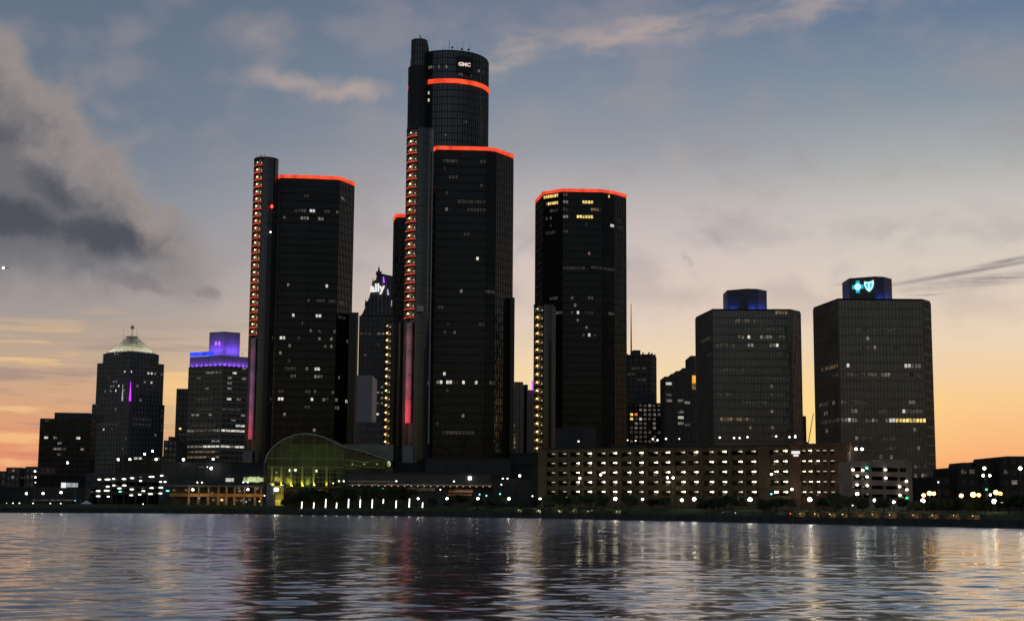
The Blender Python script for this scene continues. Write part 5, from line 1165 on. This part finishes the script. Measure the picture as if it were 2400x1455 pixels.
# ---- lit terrace
rootT = thing('terrace_pavilion', 'low two-storey terrace pavilion glowing orange, left of the glass hall', 'pavilion', (xz(500, 645, 5), 645, GZ))
zf, zt2 = at(500, 1163, 645).z, at(500, 1139, 645).z; xa, xb = xz(398, 645, 6), xz(621, 645, 6)
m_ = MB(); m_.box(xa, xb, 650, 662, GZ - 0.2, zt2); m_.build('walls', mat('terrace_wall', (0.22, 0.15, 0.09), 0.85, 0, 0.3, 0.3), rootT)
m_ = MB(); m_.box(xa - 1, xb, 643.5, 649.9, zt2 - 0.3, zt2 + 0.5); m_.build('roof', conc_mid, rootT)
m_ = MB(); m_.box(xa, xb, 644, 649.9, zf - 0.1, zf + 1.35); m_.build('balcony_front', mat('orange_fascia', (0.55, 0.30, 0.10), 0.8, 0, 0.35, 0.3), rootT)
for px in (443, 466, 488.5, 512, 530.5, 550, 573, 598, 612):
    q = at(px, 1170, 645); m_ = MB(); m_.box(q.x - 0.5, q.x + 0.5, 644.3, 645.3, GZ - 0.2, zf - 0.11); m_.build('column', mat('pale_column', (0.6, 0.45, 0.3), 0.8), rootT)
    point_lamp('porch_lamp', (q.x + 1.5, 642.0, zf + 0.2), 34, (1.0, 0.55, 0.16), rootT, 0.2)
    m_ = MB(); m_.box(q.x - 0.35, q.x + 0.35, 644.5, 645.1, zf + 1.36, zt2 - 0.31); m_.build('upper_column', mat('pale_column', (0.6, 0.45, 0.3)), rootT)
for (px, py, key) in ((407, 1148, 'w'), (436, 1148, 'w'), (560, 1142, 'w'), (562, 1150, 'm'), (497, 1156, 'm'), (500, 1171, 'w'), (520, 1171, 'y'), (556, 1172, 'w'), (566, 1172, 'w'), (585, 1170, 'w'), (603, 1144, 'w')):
    q = at(px, py, 649.4); m_ = MB(); m_.ball(q, 0.55, 1.3, 0.5, 1.0, 7, 5); m_.build('room_lamp', WIN[key], rootT)

# ---- open parking deck with many lamps at the left
rootU = thing('parking_deck', 'low open parking deck crowded with small white lamps, below the pyramid-roofed tower', 'parking deck', (xz(310, 690, 5), 690, GZ))
for k, y in enumerate((1127, 1142, 1155.5)):
    z = at(310, y, 690).z; m_ = MB(); m_.box(xz(200, 690, z), xz(404, 690, z), 690, 724, z - 0.5, z); m_.build('deck_slab', conc_dark, rootU)
    m_ = MB(); m_.box(xz(200, 690, z), xz(404, 690, z), 689.7, 689.95, z - 0.5, z + 0.9); m_.build('deck_parapet', conc_dark, rootU)
for k in range(8):
    q = xz(206 + k * 28, 690.6, 8); m_ = MB(); m_.box(q - 0.4, q + 0.4, 690.2, 691, GZ - 0.2, at(310, 1127, 690).z - 0.51); m_.build('column', conc_dark, rootU)
m_ = MB(); m_.box(xz(200, 724.5, 10), xz(404, 724.5, 10), 724.2, 724.7, GZ, at(310, 1108, 724).z); m_.build('rear_wall', stone_dark, rootU)
for (x, y, w, k) in ((1330, 245, 50, 'w'), (1440, 245, 80, 'w'), (1520, 238, 40, 'w'), (1555, 245, 26, 'd'), (1660, 240, 60, 'w'), (1770, 228, 55, 'w'), (1885, 215, 40, 'd'), (1882, 265, 40, 'w'), (2030, 210, 80, 'w'), (2165, 195, 45, 'w'), (2150, 278, 35, 'w'), (2210, 278, 38, 'w'), (1443, 340, 50, 'w'), (1525, 325, 40, 'w'), (1570, 330, 40, 'd'), (1665, 325, 60, 'w'), (1600, 365, 55, 'w'), (1608, 408, 45, 'c'), (1315, 400, 60, 'w'), (1430, 395, 80, 'w'), (1765, 378, 58, 'w'), (1915, 365, 40, 'd'), (1920, 400, 48, 'w'), (2030, 360, 55, 'w'), (2155, 355, 60, 'w'), (2245, 398, 50, 'c'), (1315, 470, 58, 'w'), (1450, 475, 38, 'w'), (1758, 457, 50, 'w'), (1870, 447, 44, 'w'), (2015, 440, 62, 'w'), (2148, 432, 52, 'w'), (1225, 412, 40, 'd'), (1030, 415, 50, 'w'), (1090, 400, 50, 'd')):
    q = at(x / 5.714, 1080 + y / 5.714, 689.3); r_ = 0.32
    m_ = MB(); m_.ball(q, r_, max(1, w / 5.714 / F * 690 / 2 / r_), 0.7, 1.0, 8, 5); m_.build('deck_lamp', {'w': E_lampd, 'd': WIN['m'], 'c': E_cyan}[k], rootU)
# low riverfront shed and the lit sign board
podium('river_shed', 'long low dark shed at the left riverfront', -60, 200, 1144, 680, 20, mat('shed_dark', (0.03, 0.035, 0.035), 0.8))
podium('dark_hall', 'dark flat hall between black block and parking deck', 80, 420, 1116, 730, 20, mat('hall_dark', (0.02, 0.021, 0.02), 0.85))
rootBB = thing('sign_board', 'glowing white sign board with a dimmer panel beside it, left riverfront', 'sign', (*at(160, 1142, 676).xy, GZ))
a, b = at(143.5, 1130.5, 676), at(155, 1142.5, 676); m_ = MB(); m_.box(a.x, b.x, 676, 676.4, b.z, a.z); m_.build('bright_panel', E_sign, rootBB)
a2, b2 = at(155.5, 1131, 676), at(182, 1141, 676); m_ = MB(); m_.box(a2.x, b2.x, 676, 676.35, b2.z, a2.z); m_.build('dim_panel', emit('banner_glow', (0.85, 0.92, 0.95), 0.42, 0.5, 0.5), rootBB)
for xx in (a.x + 1, b2.x - 1): m_ = MB(); m_.box(xx - 0.2, xx + 0.2, 676.45, 676.8, GZ - 0.1, a.z); m_.build('post', pole_mat, rootBB)

# ================================================================== lamps, trees, shore furniture
def lamp_mesh(h, r, mt, double=False):
    pm = MB(); pm.tube((0, 0, 0), (0, 0, h), 0.13, 0.08, 6); pm.tube((0, 0, 0), (0, 0, 0.6), 0.26, 0.2, 8)
    if double: pm.tube((-1.0, 0, h), (1.0, 0, h), 0.06, k=5)
    return pm
LAMP_CACHE = {}
def street_lamp(px, py, Y, label, r=0.5, mt=None, base=None, group='street lamps', name='street_lamp', double=False):
    q = at(px, py, Y); gz = ground_z(px, Y) if base is None else base
    mt = mt or E_lamp; h = max(1.5, q.z - gz)
    t = thing(name, label, 'street lamp', (q.x, q.y, gz - 0.05), group)
    o = Vector((0, 0, 0))
    pm = lamp_mesh(h, r, mt, double); ob = bpy.data.objects.new('pole', pm.mesh('pole', pole_mat)); col.objects.link(ob); ob.parent = t
    for dx in ((-1.0, 1.0) if double else (0.0,)):
        key = (r, mt.name)
        if key not in LAMP_CACHE:
            hm = MB(); hm.ball((0, 0, 0), r * (0.7 if mt is not E_sodium else 1.0), 1.1, 1.0, 0.95, 10, 7); LAMP_CACHE[key] = hm.mesh('lamp_head', mt)
            cm_ = MB(); cm_.frustum([(r * 1.15 * math.cos(i * math.pi / 4), r * 1.15 * math.sin(i * math.pi / 4)) for i in range(8)], [(r * 0.3 * math.cos(i * math.pi / 4), r * 0.3 * math.sin(i * math.pi / 4)) for i in range(8)], r * 0.9, r * 1.25); LAMP_CACHE[key + ('c',)] = cm_.mesh('lamp_cap', pole_mat)
        hd = bpy.data.objects.new('lamp_head', LAMP_CACHE[key]); col.objects.link(hd); hd.parent = t; hd.location = (dx, 0, h + 0.05)
        cp_ = bpy.data.objects.new('lamp_cap', LAMP_CACHE[key + ('c',)]); col.objects.link(cp_); cp_.parent = hd
    return t
def sy(px, d): return shore_y(px) + d
# bright globe lamps along the promenade
prom = [(980, 1168, .5), (1048, 1168, .62), (1120, 1168, .62), (1193, 1168, .64), (1266, 1169, .58), (1442, 1168.5, .74), (1506, 1169.5, .5), (1598, 1171.5, .62), (1627, 1169, .74), (1758, 1170, .8), (1898, 1170, .8), (2009, 1157, .6), (2051, 1172, .66), (2095, 1176, .5), (2163, 1173, .76), (2330, 1174.5, .76), (2350, 1177, .42)]
PL = ['globe lamp in front of the low hall, first along the promenade', 'globe lamp before the low hall, second along the promenade', 'globe lamp before the low hall, below its lit brick front', 'globe lamp before the hall annex, left of the brick garage', 'globe lamp at the left corner of the brick garage',
      'large globe lamp below the sixth bay of the brick garage', 'small globe lamp below the eighth bay of the brick garage', 'globe lamp close left of a larger one, below the brick garage', 'large globe lamp lighting a tree green, below mid brick garage', 'very bright globe lamp below the right end of the olive garage bays',
      'very bright globe lamp below the red-brown brick section', 'globe lamp high at the left corner of the beige garage', 'bright globe lamp under the beige garage slots', 'small globe lamp under the beige garage middle', 'bright globe lamp beside the orange lamp cluster',
      'bright globe lamp below the rightmost orange lamps', 'small globe lamp right beside a bright one, near right edge']
for (px, py, r), lb in zip(prom, PL): street_lamp(px, py, sy(px, 24), lb, r, E_lamp, None, 'globe lamps along the promenade')
small = [(1248, 1162, 'tiny lamp behind the promenade left of the brick garage'), (1328, 1165, 'tiny dim lamp among trees below the third garage bay'), (1698, 1173, 'tiny lamp among the trees below mid garage'), (1998, 1183, 'tiny lamp low in the trees below the beige garage corner'),
         (2261, 1179, 'tiny lamp low among trees, right of the emblem tower'), (2109, 1180, 'tiny dim lamp low in trees below the beige garage'), (1032, 1147, 'small lamp above the trees before the low hall'), (1175, 1135, 'small lamp at the right end of the pale canopy'),
         (847, 1145.5, 'small lamp right of the glass hall entrance'), (726, 1147, 'small lamp below the glass hall columns'), (715, 1162, 'tiny lamp among trees under the glass hall'), (797, 1165.5, 'tiny lamp among trees right of the glass hall'), (620, 1161, 'tiny lamp between terrace pavilion and glass hall'),
         (781, 1132, 'small lamp at the right foot of the glass hall')]
for px, py, lb in small: street_lamp(px, py, sy(px, 30), lb, 0.36 if 'dim' not in lb else 0.24, E_lampd, None, 'small lamps along the riverfront')
for px, py, lb, m__ in ((2084.5, 1181, 'tiny rose lamp low under the beige garage', emit('lamp_rose', (1, 0.5, 0.45), 1.5)), (1124, 1158, 'blue-green signal lamp before the low hall', E_cyan), (1140, 1161, 'blue-green signal lamp right of another, before the low hall', E_cyan), (1172, 1157, 'blue-green signal lamp near the hall annex', E_cyan), (898, 1145, 'pale blue lamp above the light pillars', E_cyan),
                        (2312, 1146.5, 'green traffic light beside the rightmost orange lamps', E_green), (176, 1179, 'blue lamp beside the white tent', E_blue), (467, 1167, 'blue lamp before the terrace pavilion', E_blue), (577, 1180, 'blue lamp on the lawn edge below the terrace', E_blue), (608, 1174, 'yellow lamp at the right end of the terrace', emit('lamp_yellow', (1, 0.8, 0.25), 2.0)), (1808, 1157, 'blue-green lamp at the foot of the garage dark pier', E_cyan)):
    street_lamp(px, py, sy(px, 26), lb, 0.42, m__, None, 'coloured lamps along the riverfront')
sod = [(2165, 1160, .5, 'lowest orange lamp of the left orange cluster'), (2178.5, 1155.5, .62, 'tallest orange lamp of the left orange cluster'), (2188.5, 1156, .5, 'right-hand orange lamp of the left orange cluster'), (2253, 1161, .55, 'single orange lamp left of the middle orange pair'), (2281, 1158.5, .72, 'broad orange lamp of the middle orange pair'),
       (2294, 1159.5, .5, 'smaller orange lamp of the middle orange pair'), (2334, 1153.5, .62, 'upper orange lamp near the green traffic light'), (2344, 1157, .6, 'lower orange lamp near the green traffic light')]
for px, py, r, lb in sod: street_lamp(px, py, sy(px, 62), lb, r, E_sodium, None, 'orange lamps at the right')
whl = [(2307, 1097, .62, 'high white lamp before the dark flat building at right', False), (2312, 1114, .5, 'twin-headed white lamp post near the right edge', True), (2391, 1097, .7, 'high white lamp at the right picture edge', False), (2013.5, 1052, .6, 'high white lamp between brick and beige garages', True), (2321, 1159, .45, 'white lamp between the right orange lamps', False), (2199, 1129.5, .34, 'small lamp before the low block by the emblem tower', False)]
for px, py, r, lb, db in whl: street_lamp(px, py, sy(px, 100) if px > 2100 else 486, lb, r, E_lamp if r > .4 else E_lampd, None, 'tall white lamps at the right', double=db)
left = [(62, 1156, .62, 'first of three even lamps left of the sign board'), (101, 1155.5, .62, 'second of three even lamps left of the sign board'), (143, 1153.5, .66, 'third of three even lamps, just under the sign board'), (82, 1104, .5, 'top lamp at the foot of the black block'), (83, 1118, .42, 'middle lamp at the foot of the black block'),
        (83, 1130, .36, 'lowest lamp at the foot of the black block'), (158, 1084, .62, 'lamp shining against the black block wall'), (277, 1076.5, .62, 'lamp before the hall block, left of its entrance'), (304.5, 1076, .66, 'lamp beside the hall block entrance'), (339, 1063.5, .6, 'high lamp above the hall block roof, left one'),
        (357.5, 1057, .62, 'highest lamp above the hall block'), (366, 1076, .68, 'lamp at the right end of the hall block'), (430, 1076.5, .72, 'lamp before the annex of the purple-crowned tower'), (499.5, 1075.5, .62, 'lamp before the purple-crowned tower base'), (495, 1097, .78, 'big lamp above the dark podium, left of the glass hall'), (486, 1094, .34, 'small lamp beside the big podium lamp')]
for px, py, r, lb in left:
    Yl = 665 if py > 1140 else 676
    if 1050 < py < 1100 and px > 400: Yl = 686
    street_lamp(px, py, Yl, lb, r, E_lamp if r > .4 else E_lampd, None, 'lamps at the left')
dbl = [(468, 1130, 'twin-headed lamp post above the terrace pavilion'), (575.5, 1129.5, 'twin-headed lamp post before the lit podium windows'), (800, 1127, 'twin-headed lamp post at the right foot of the glass hall'), (929, 1127, 'lamp post rising through the pale canopy, left one'), (1064, 1127.5, 'lamp post rising through the pale canopy, right one'), (1184, 1121, 'twin-headed lamp post right of the pale canopy'), (1218, 1114.5, 'single bright lamp on the hall annex'), (452, 1147, 'bright lamp left on the terrace pavilion'), (581, 1146.5, 'bright lamp right on the terrace pavilion')]
for px, py, lb in dbl: street_lamp(px, py, 618 if px > 700 else 640, lb, 0.46 if px not in (1218, 452, 581) else 0.6, E_lampd if px not in (1218, 452, 581) else E_lamp, None, 'lamp posts of the podium', double='twin' in lb)
roofl = [(1356, 1034), (1471, 1031), (1490, 1032.5), (1530, 1028.5), (1541, 1031), (1561, 1028), (1592, 1028), (1687, 1025), (1727, 1026), (1752, 1024), (1819, 1022), (1857, 1024), (1864, 1021)]
for k, (px, py) in enumerate(roofl):
    d = ray(px, py); t = (pa - nG * (6 if k % 2 else 12) - C0).dot(nG) / d.dot(nG); q = C0 + d * t
    street_lamp(px, py, q.y, f'{ORD[k]} lamp from the left on the brick garage roof', 0.46 if k not in (1, 2, 6) else 0.32, E_lampd, ZH - 1.2, 'lamps on the garage roof', double=(px in (1727, 1857)))
for (px, py, lb) in ((1973, 1118, 'bright wall lamp before the red-brown garage section'), (1808, 1111, 'bright lamp before the dark garage pier'), (1856, 1146, 'bright lamp left of the red-brown garage section'), (1818, 1153, 'bright lamp low before the dark garage pier'), (1408, 1112, 'lamp in front of the fifth garage bay'), (1359, 1120, 'lamp in front of the third garage bay'), (1571, 1119, 'twin lamp in front of the tenth garage bay')):
    d = ray(px, py); t = (pa + nG * 5 - C0).dot(nG) / d.dot(nG); street_lamp(px, py, (C0 + d * t).y, lb, 0.5, E_lamp, None, 'lamps before the garage', double='twin' in lb)

# light pillars on the terrace before the glass hall
pil = [(707, 1183, 16), (735, 1184, 14), (763, 1179, 20), (788.5, 1184, 13), (816.5, 1179, 21), (844, 1176, 25), (872, 1180, 20), (898, 1174, 9), (928, 1181, 17), (959, 1178, 20), (990, 1183, 12)]
for k, (px, py, h) in enumerate(pil):
    Y = sy(px, 9); q = at(px, py, Y); hm = h / F * Y
    t = thing('light_pillar', f'{ORD[k]} glowing white light pillar from the left on the promenade', 'light pillar', (q.x, q.y, PZ - 0.05), 'light pillars on the promenade')
    m_ = MB(); m_.tube((q.x, q.y, PZ - 0.05), (q.x, q.y, q.z - hm / 2), 0.3, 0.25, 8); m_.build('base', pole_mat, t)
    m_ = MB(); m_.tube((q.x, q.y, q.z - hm / 2 + 0.01), (q.x + 0.12, q.y, q.z + hm / 2), 0.22, 0.16, 8); m_.build('glow_tube', E_lampd, t)
    m_ = MB(); m_.tube((q.x + 0.12, q.y, q.z + hm / 2 + 0.01), (q.x + 0.12, q.y, q.z + hm / 2 + 0.15), 0.3, 0.2, 8); m_.build('cap', pole_mat, t)

# trees
def tree_meshes(seed):
    rnd = random.Random(seed); tm = MB()
    tm.tube((0, 0, -0.3), (rnd.uniform(-.2, .2), 0, 2.2), 0.22, 0.15, 7)
    limbs = []
    for k in range(6):
        a = 2 * math.pi * k / 6 + rnd.random(); e = Vector((math.cos(a) * rnd.uniform(1.2, 2.2), math.sin(a) * rnd.uniform(1.0, 2.0), rnd.uniform(3.2, 4.8)))
        tm.tube((0, 0, 1.9), e, 0.10, 0.04, 5); limbs.append(e)
    lm = MB(); clumps = [e + Vector((0, 0, 0.4)) for e in limbs] + [Vector((rnd.uniform(-2.4, 2.4), rnd.uniform(-2, 2), rnd.uniform(2.4, 5.4))) for _ in range(16)]
    for c in clumps:
        rr = rnd.uniform(0.85, 1.5)
        for _ in range(150):
            d = Vector((rnd.gauss(0, 1), rnd.gauss(0, 1), rnd.gauss(0, 0.8))); d = d.normalized() * rr * rnd.random() ** 0.4
            p = c + d; s = rnd.uniform(0.16, 0.34); x = Vector((rnd.gauss(0, 1), rnd.gauss(0, 1), rnd.gauss(0, 1))).normalized(); y = x.orthogonal().normalized()
            lm.quad(p - x * s, p - y * s * 0.6, p + x * s, p + y * s * 0.6)
    return tm.mesh('trunk', bark), lm.mesh('crown', leafm)
TM = [tree_meshes(s) for s in (3, 8, 21, 34)]
def tree(px, d, ytop, label, group, k):
    Y = sy(px, d); gz = ground_z(px, Y); top = at(px, ytop, Y).z; s = max(0.6, (top - gz) / 5.7)
    x = xz(px, Y, gz)
    t = thing('riverside_tree', label, 'tree', (x, Y, gz), group)
    wd = random.uniform(0.95, 1.25)
    for nm, me in zip(('trunk', 'crown'), TM[k % 4]):
        o = bpy.data.objects.new(nm, me); col.objects.link(o); o.parent = t; o.scale = (s * wd, s * wd, s); o.rotation_euler = (0, 0, k * 1.3)
tl = [(668, 1172), (694, 1157), (722, 1146), (756, 1150), (790, 1152), (826, 1146), (862, 1142), (905, 1143), (948, 1147)]
for k, (px, yt) in enumerate(tl): tree(px, 14 + (k % 3) * 4, yt, f'{ORD[k]} tree from the left in the row before the glass hall', 'trees before the glass hall', k)
tl2 = [(1012, 1166), (1052, 1172), (1080, 1160), (1118, 1172), (1152, 1170), (1185, 1174), (1222, 1170), (1255, 1174)]
for k, (px, yt) in enumerate(tl2): tree(px, 15 + (k % 3) * 5, yt, f'{ORD[k]} tree from the left before the low hall', 'trees before the low hall', k + 1)
tl3 = [(1290, 1163), (1322, 1161), (1352, 1162), (1385, 1160), (1412, 1163), (1476, 1159), (1528, 1174), (1560, 1172), (1655, 1170), (1684, 1166), (1716, 1163), (1740, 1168), (1790, 1172), (1822, 1166), (1852, 1170), (1930, 1170), (1958, 1160)]
for k, (px, yt) in enumerate(tl3): tree(px, 13 + (k % 4) * 4, yt, f'{ORD[k]} tree from the left in the row before the brick garage', 'trees before the brick garage', k + 2)
tl4 = [(1990, 1164), (2022, 1170), (2072, 1166), (2116, 1170), (2148, 1176), (2190, 1172), (2222, 1174), (2255, 1176), (2286, 1172), (2310, 1178), (2366, 1160), (2395, 1156), (2430, 1160)]
for k, (px, yt) in enumerate(tl4): tree(px, 13 + (k % 4) * 4, yt, f'{ORD[k]} tree from the left in the row right of the brick garage', 'trees before the beige garage', k)

# railing along the promenade edge, one thing per run
def railing(pxs, label):
    a = pxs[0]; root = thing('railing', label, 'railing', (xz(a, sy(a, 1.0), PZ), sy(a, 1.0), PZ - 0.05), 'railings along the river wall')
    pts = [Vector((xz(p, sy(p, 0.9), PZ), sy(p, 0.9), PZ)) for p in pxs]
    for q in pts:
        m_ = MB(); m_.box(q.x - 0.06, q.x + 0.06, q.y - 0.06, q.y + 0.06, PZ - 0.05, PZ + 1.15); m_.build('post', pole_mat, root)
    for z in (0.35, 0.75, 1.12):
        m_ = MB()
        for q0, q1 in zip(pts[:-1], pts[1:]): m_.tube(q0 + Vector((0, 0, z)), q1 + Vector((0, 0, z)), 0.045, k=4)
        m_.build('rail', pole_mat, root)
def rng(a, b, s): return [a + i * s for i in range(int((b - a) / s) + 1)]
railing(rng(680, 1010, 11), 'dark railing at the water edge before the light pillars')
railing(rng(1190, 1500, 13), 'dark railing at the water edge below the left half of the brick garage')
railing(rng(1850, 2330, 16), 'dark railing at the water edge below the beige garage')
# clipped hedges catching the lamp light behind the railings
def hedge(p0, p1, d, h, label):
    root = thing('hedge', label, 'hedge', (xz(p0, sy(p0, d), PZ), sy(p0, d), PZ), 'clipped hedges on the promenade')
    m_ = MB(); rnd = random.Random(int(p0)); x = p0
    a = Vector((xz(p0, sy(p0, d), PZ), sy(p0, d), 0)); b = Vector((xz(p1, sy(p1, d), PZ), sy(p1, d), 0)); L = (b - a).length
    for i in range(int(L * 60)):
        t = rnd.random(); p = a.lerp(b, t) + Vector((rnd.uniform(-.4, .4), rnd.uniform(-.5, .5), PZ + rnd.random() ** 0.6 * h * (0.8 + 0.25 * math.sin(t * L * 1.1)))); s = rnd.uniform(0.1, 0.22)
        u = Vector((rnd.gauss(0, 1), rnd.gauss(0, 1), rnd.gauss(0, 1))).normalized(); v = u.orthogonal().normalized(); m_.quad(p - u * s, p - v * s, p + u * s, p + v * s)
    m_.build('foliage', mat('hedge_leaf', (0.10, 0.13, 0.045), 0.8, 0, 0.4, 0.8), root)
    q = MB(); u = (b - a).normalized(); q.obox(a, u, Vector((u.y, -u.x, 0)), 0, L, -0.35, 0.35, PZ - 0.05, PZ + h * 0.75); q.build('stems', bark, root)
hedge(1200, 1352, 6.0, 1.5, 'clipped hedge lit pale green, left of the brick garage middle'); hedge(1362, 1392, 6.0, 1.2, 'short clipped hedge piece under the third garage lamp'); hedge(1424, 1470, 6.0, 1.2, 'short clipped hedge under the large garage lamp')
hedge(1862, 1988, 6.0, 1.6, 'clipped hedge lit tan below the red-brown garage section'); hedge(1994, 2110, 6.0, 1.6, 'clipped hedge lit tan below the beige garage'); hedge(2118, 2300, 6.0, 1.4, 'long clipped hedge near the right edge')
# low bollard lamps that light the promenade strips
for k, (px, c) in enumerate([(p, 0) for p in (1215, 1262, 1310, 1345, 1378, 1445)] + [(p, 1) for p in (1875, 1910, 1945, 1975, 2010, 2045, 2085, 2140, 2185, 2235, 2280)]):
    Y = sy(px, 2.6); x = xz(px, Y, PZ)
    t = thing('bollard_lamp', (f'{ORD[k]} low bollard lamp from the left below the brick garage' if c == 0 else f'{ORD[k - 6]} low bollard lamp from the left at the right promenade'), 'bollard lamp', (x, Y, PZ - 0.05), 'bollard lamps on the promenade')
    m_ = MB(); m_.tube((x, Y, PZ - 0.05), (x, Y, PZ + 0.7), 0.09, k=6); m_.build('post', pole_mat, t)
    m_ = MB(); m_.tube((x, Y, PZ + 0.84), (x, Y, PZ + 0.9), 0.14, k=8); m_.build('hood', pole_mat, t)
    m_ = MB(); m_.tube((x, Y + 0.06, PZ + 0.71), (x, Y + 0.06, PZ + 0.83), 0.07, k=6); m_.build('light_ring', emit('bollard_warm' if c else 'bollard_pale', (1.0, 0.72, 0.34) if c else (0.95, 1.0, 0.75), 12.0), t)
    flood('hedge_light', (x, Y + 0.3, PZ + 0.78), (0.1, 1, 0.05), 230 if c else 260, (1.0, 0.72, 0.36) if c else (0.85, 1.0, 0.62), t, 150, 0.08)

# parked cars on the promenade
def car(px, py, d, label, tail=True, facing=1):
    Y = sy(px, d); x = xz(px, Y, PZ); z0 = PZ - 0.02
    t = thing('parked_car', label, 'car', (x, Y, z0))
    b = MB(); b.frustum([(x - 2.2, Y - .85), (x + 2.2, Y - .85), (x + 2.2, Y + .85), (x - 2.2, Y + .85)], [(x - 2.1, Y - .8), (x + 2.1, Y - .8), (x + 2.1, Y + .8), (x - 2.1, Y + .8)], z0 + 0.3, z0 + 0.85); b.build('body', car_dark, t)
    c = MB(); c.frustum([(x - 1.5, Y - .75), (x + 1.2, Y - .75), (x + 1.2, Y + .75), (x - 1.5, Y + .75)], [(x - 1.1, Y - .62), (x + 0.6, Y - .62), (x + 0.6, Y + .62), (x - 1.1, Y + .62)], z0 + 0.86, z0 + 1.42); c.build('cabin', glass_smoke, t)
    for wx in (-1.35, 1.35):
        for wy in (-.85, .85):
            w = MB(); w.tube((x + wx, Y + wy - 0.12, z0 + 0.33), (x + wx, Y + wy + 0.12, z0 + 0.33), 0.33, k=12); w.build('wheel', rubber, t)
    for s in (-.55, .55):
        l = MB(); l.ball((x + facing * 2.12, Y + s - 0.2, z0 + 0.72), 0.30 if tail else 0.2, 0.6, 1, 0.8, 8, 5); l.build('tail_light' if tail else 'headlight', E_redl if tail else E_lampd, t)
    return t
car(1834, 1203, 10, 'dark car with glowing red tail lights on the promenade below the brick garage', True, 1)
car(1706, 1197, 12, 'dark car with pale lights on the promenade, left of the red-lit car', False, 1)

# white tent, string of bulbs at the left lawn
rootZ = thing('white_tent', 'small white event tent with awning on the left lawn', 'tent', (*at(200, 1190, 640).xy, GZ - 0.1))
a, b = at(189.5, 1180, 640), at(210, 1190, 640)
gz = ground_z(200, 640)
for xx in (a.x, b.x):
    for yy in (640, 643.5):
        m_ = MB(); m_.tube((xx, yy, gz - 0.1), (xx, yy, a.z), 0.07, k=5); m_.build('tent_pole', steel, rootZ)
m_ = MB(); m_.box(a.x + 0.1, b.x - 0.1, 640.1, 643.4, gz + 0.4, a.z - 0.02); m_.build('tent_wall', tent_white, rootZ)
m_ = MB(); cx_ = (a.x + b.x) / 2; m_.frustum([(a.x - 0.2, 639.8), (b.x + 0.2, 639.8), (b.x + 0.2, 643.7), (a.x - 0.2, 643.7)], [(cx_ - .2, 641.6), (cx_ + .2, 641.6), (cx_ + .2, 641.9), (cx_ - .2, 641.9)], a.z, at(200, 1173, 641).z); m_.build('tent_roof', tent_white, rootZ)
m_ = MB(); q = at(178, 1177, 640); m_.quad((q.x, 640, q.z), (a.x - .3, 640, q.z + 0.5), (a.x - .3, 643, q.z + 0.5), (q.x, 643, q.z)); m_.build('awning', tent_white, rootZ)
for dx in (-2.0, 3.0): point_lamp('tent_lamp', (cx_ + dx, 637.5, gz + 2.2), 26, (0.95, 0.98, 1.0), rootZ, 0.2)
rootSL = thing('light_string', 'row of tiny bulbs strung along the left lawn edge', 'light string', (*at(75, 1172, 650).xy, GZ - 0.1))
m_ = MB(); m_.tube(at(74, 1170.6, 650), at(176, 1171.0, 650), 0.04, k=4); m_.build('wire', pole_mat, rootSL)
for k in range(6):
    q = at(74 + k * 20.4, 1170.8, 650); m_ = MB(); m_.tube((q.x, q.y, GZ - 0.1), q, 0.07, k=5); m_.build('post', pole_mat, rootSL)
for k in range(24):
    q = at(75 + k * 4.35, 1171.3, 649.8); m_ = MB(); m_.ball(q, 0.24, 1, 1, 1, 6, 4); m_.build('bulb', WIN['m'], rootSL)
for (px, py, lb) in ((77, 1188, 'small lamp low on the bank left of the tent'), (117.5, 1187, 'tiny lamp low on the bank, middle of three'), (142, 1187, 'tiny lamp low on the bank, nearest the tent'), (335, 1188.5, 'lone tiny lamp on the dark lawn right of the tent'), (15, 1186, 'first dim lamp at the far left bank'), (30, 1186, 'second dim lamp at the far left bank'), (45, 1185.5, 'third dim lamp at the far left bank')):
    street_lamp(px, py, sy(px, 12), lb, 0.34, E_lampd if px != 15 else WIN['b'], None, 'low lamps on the left bank', 'low_lamp')
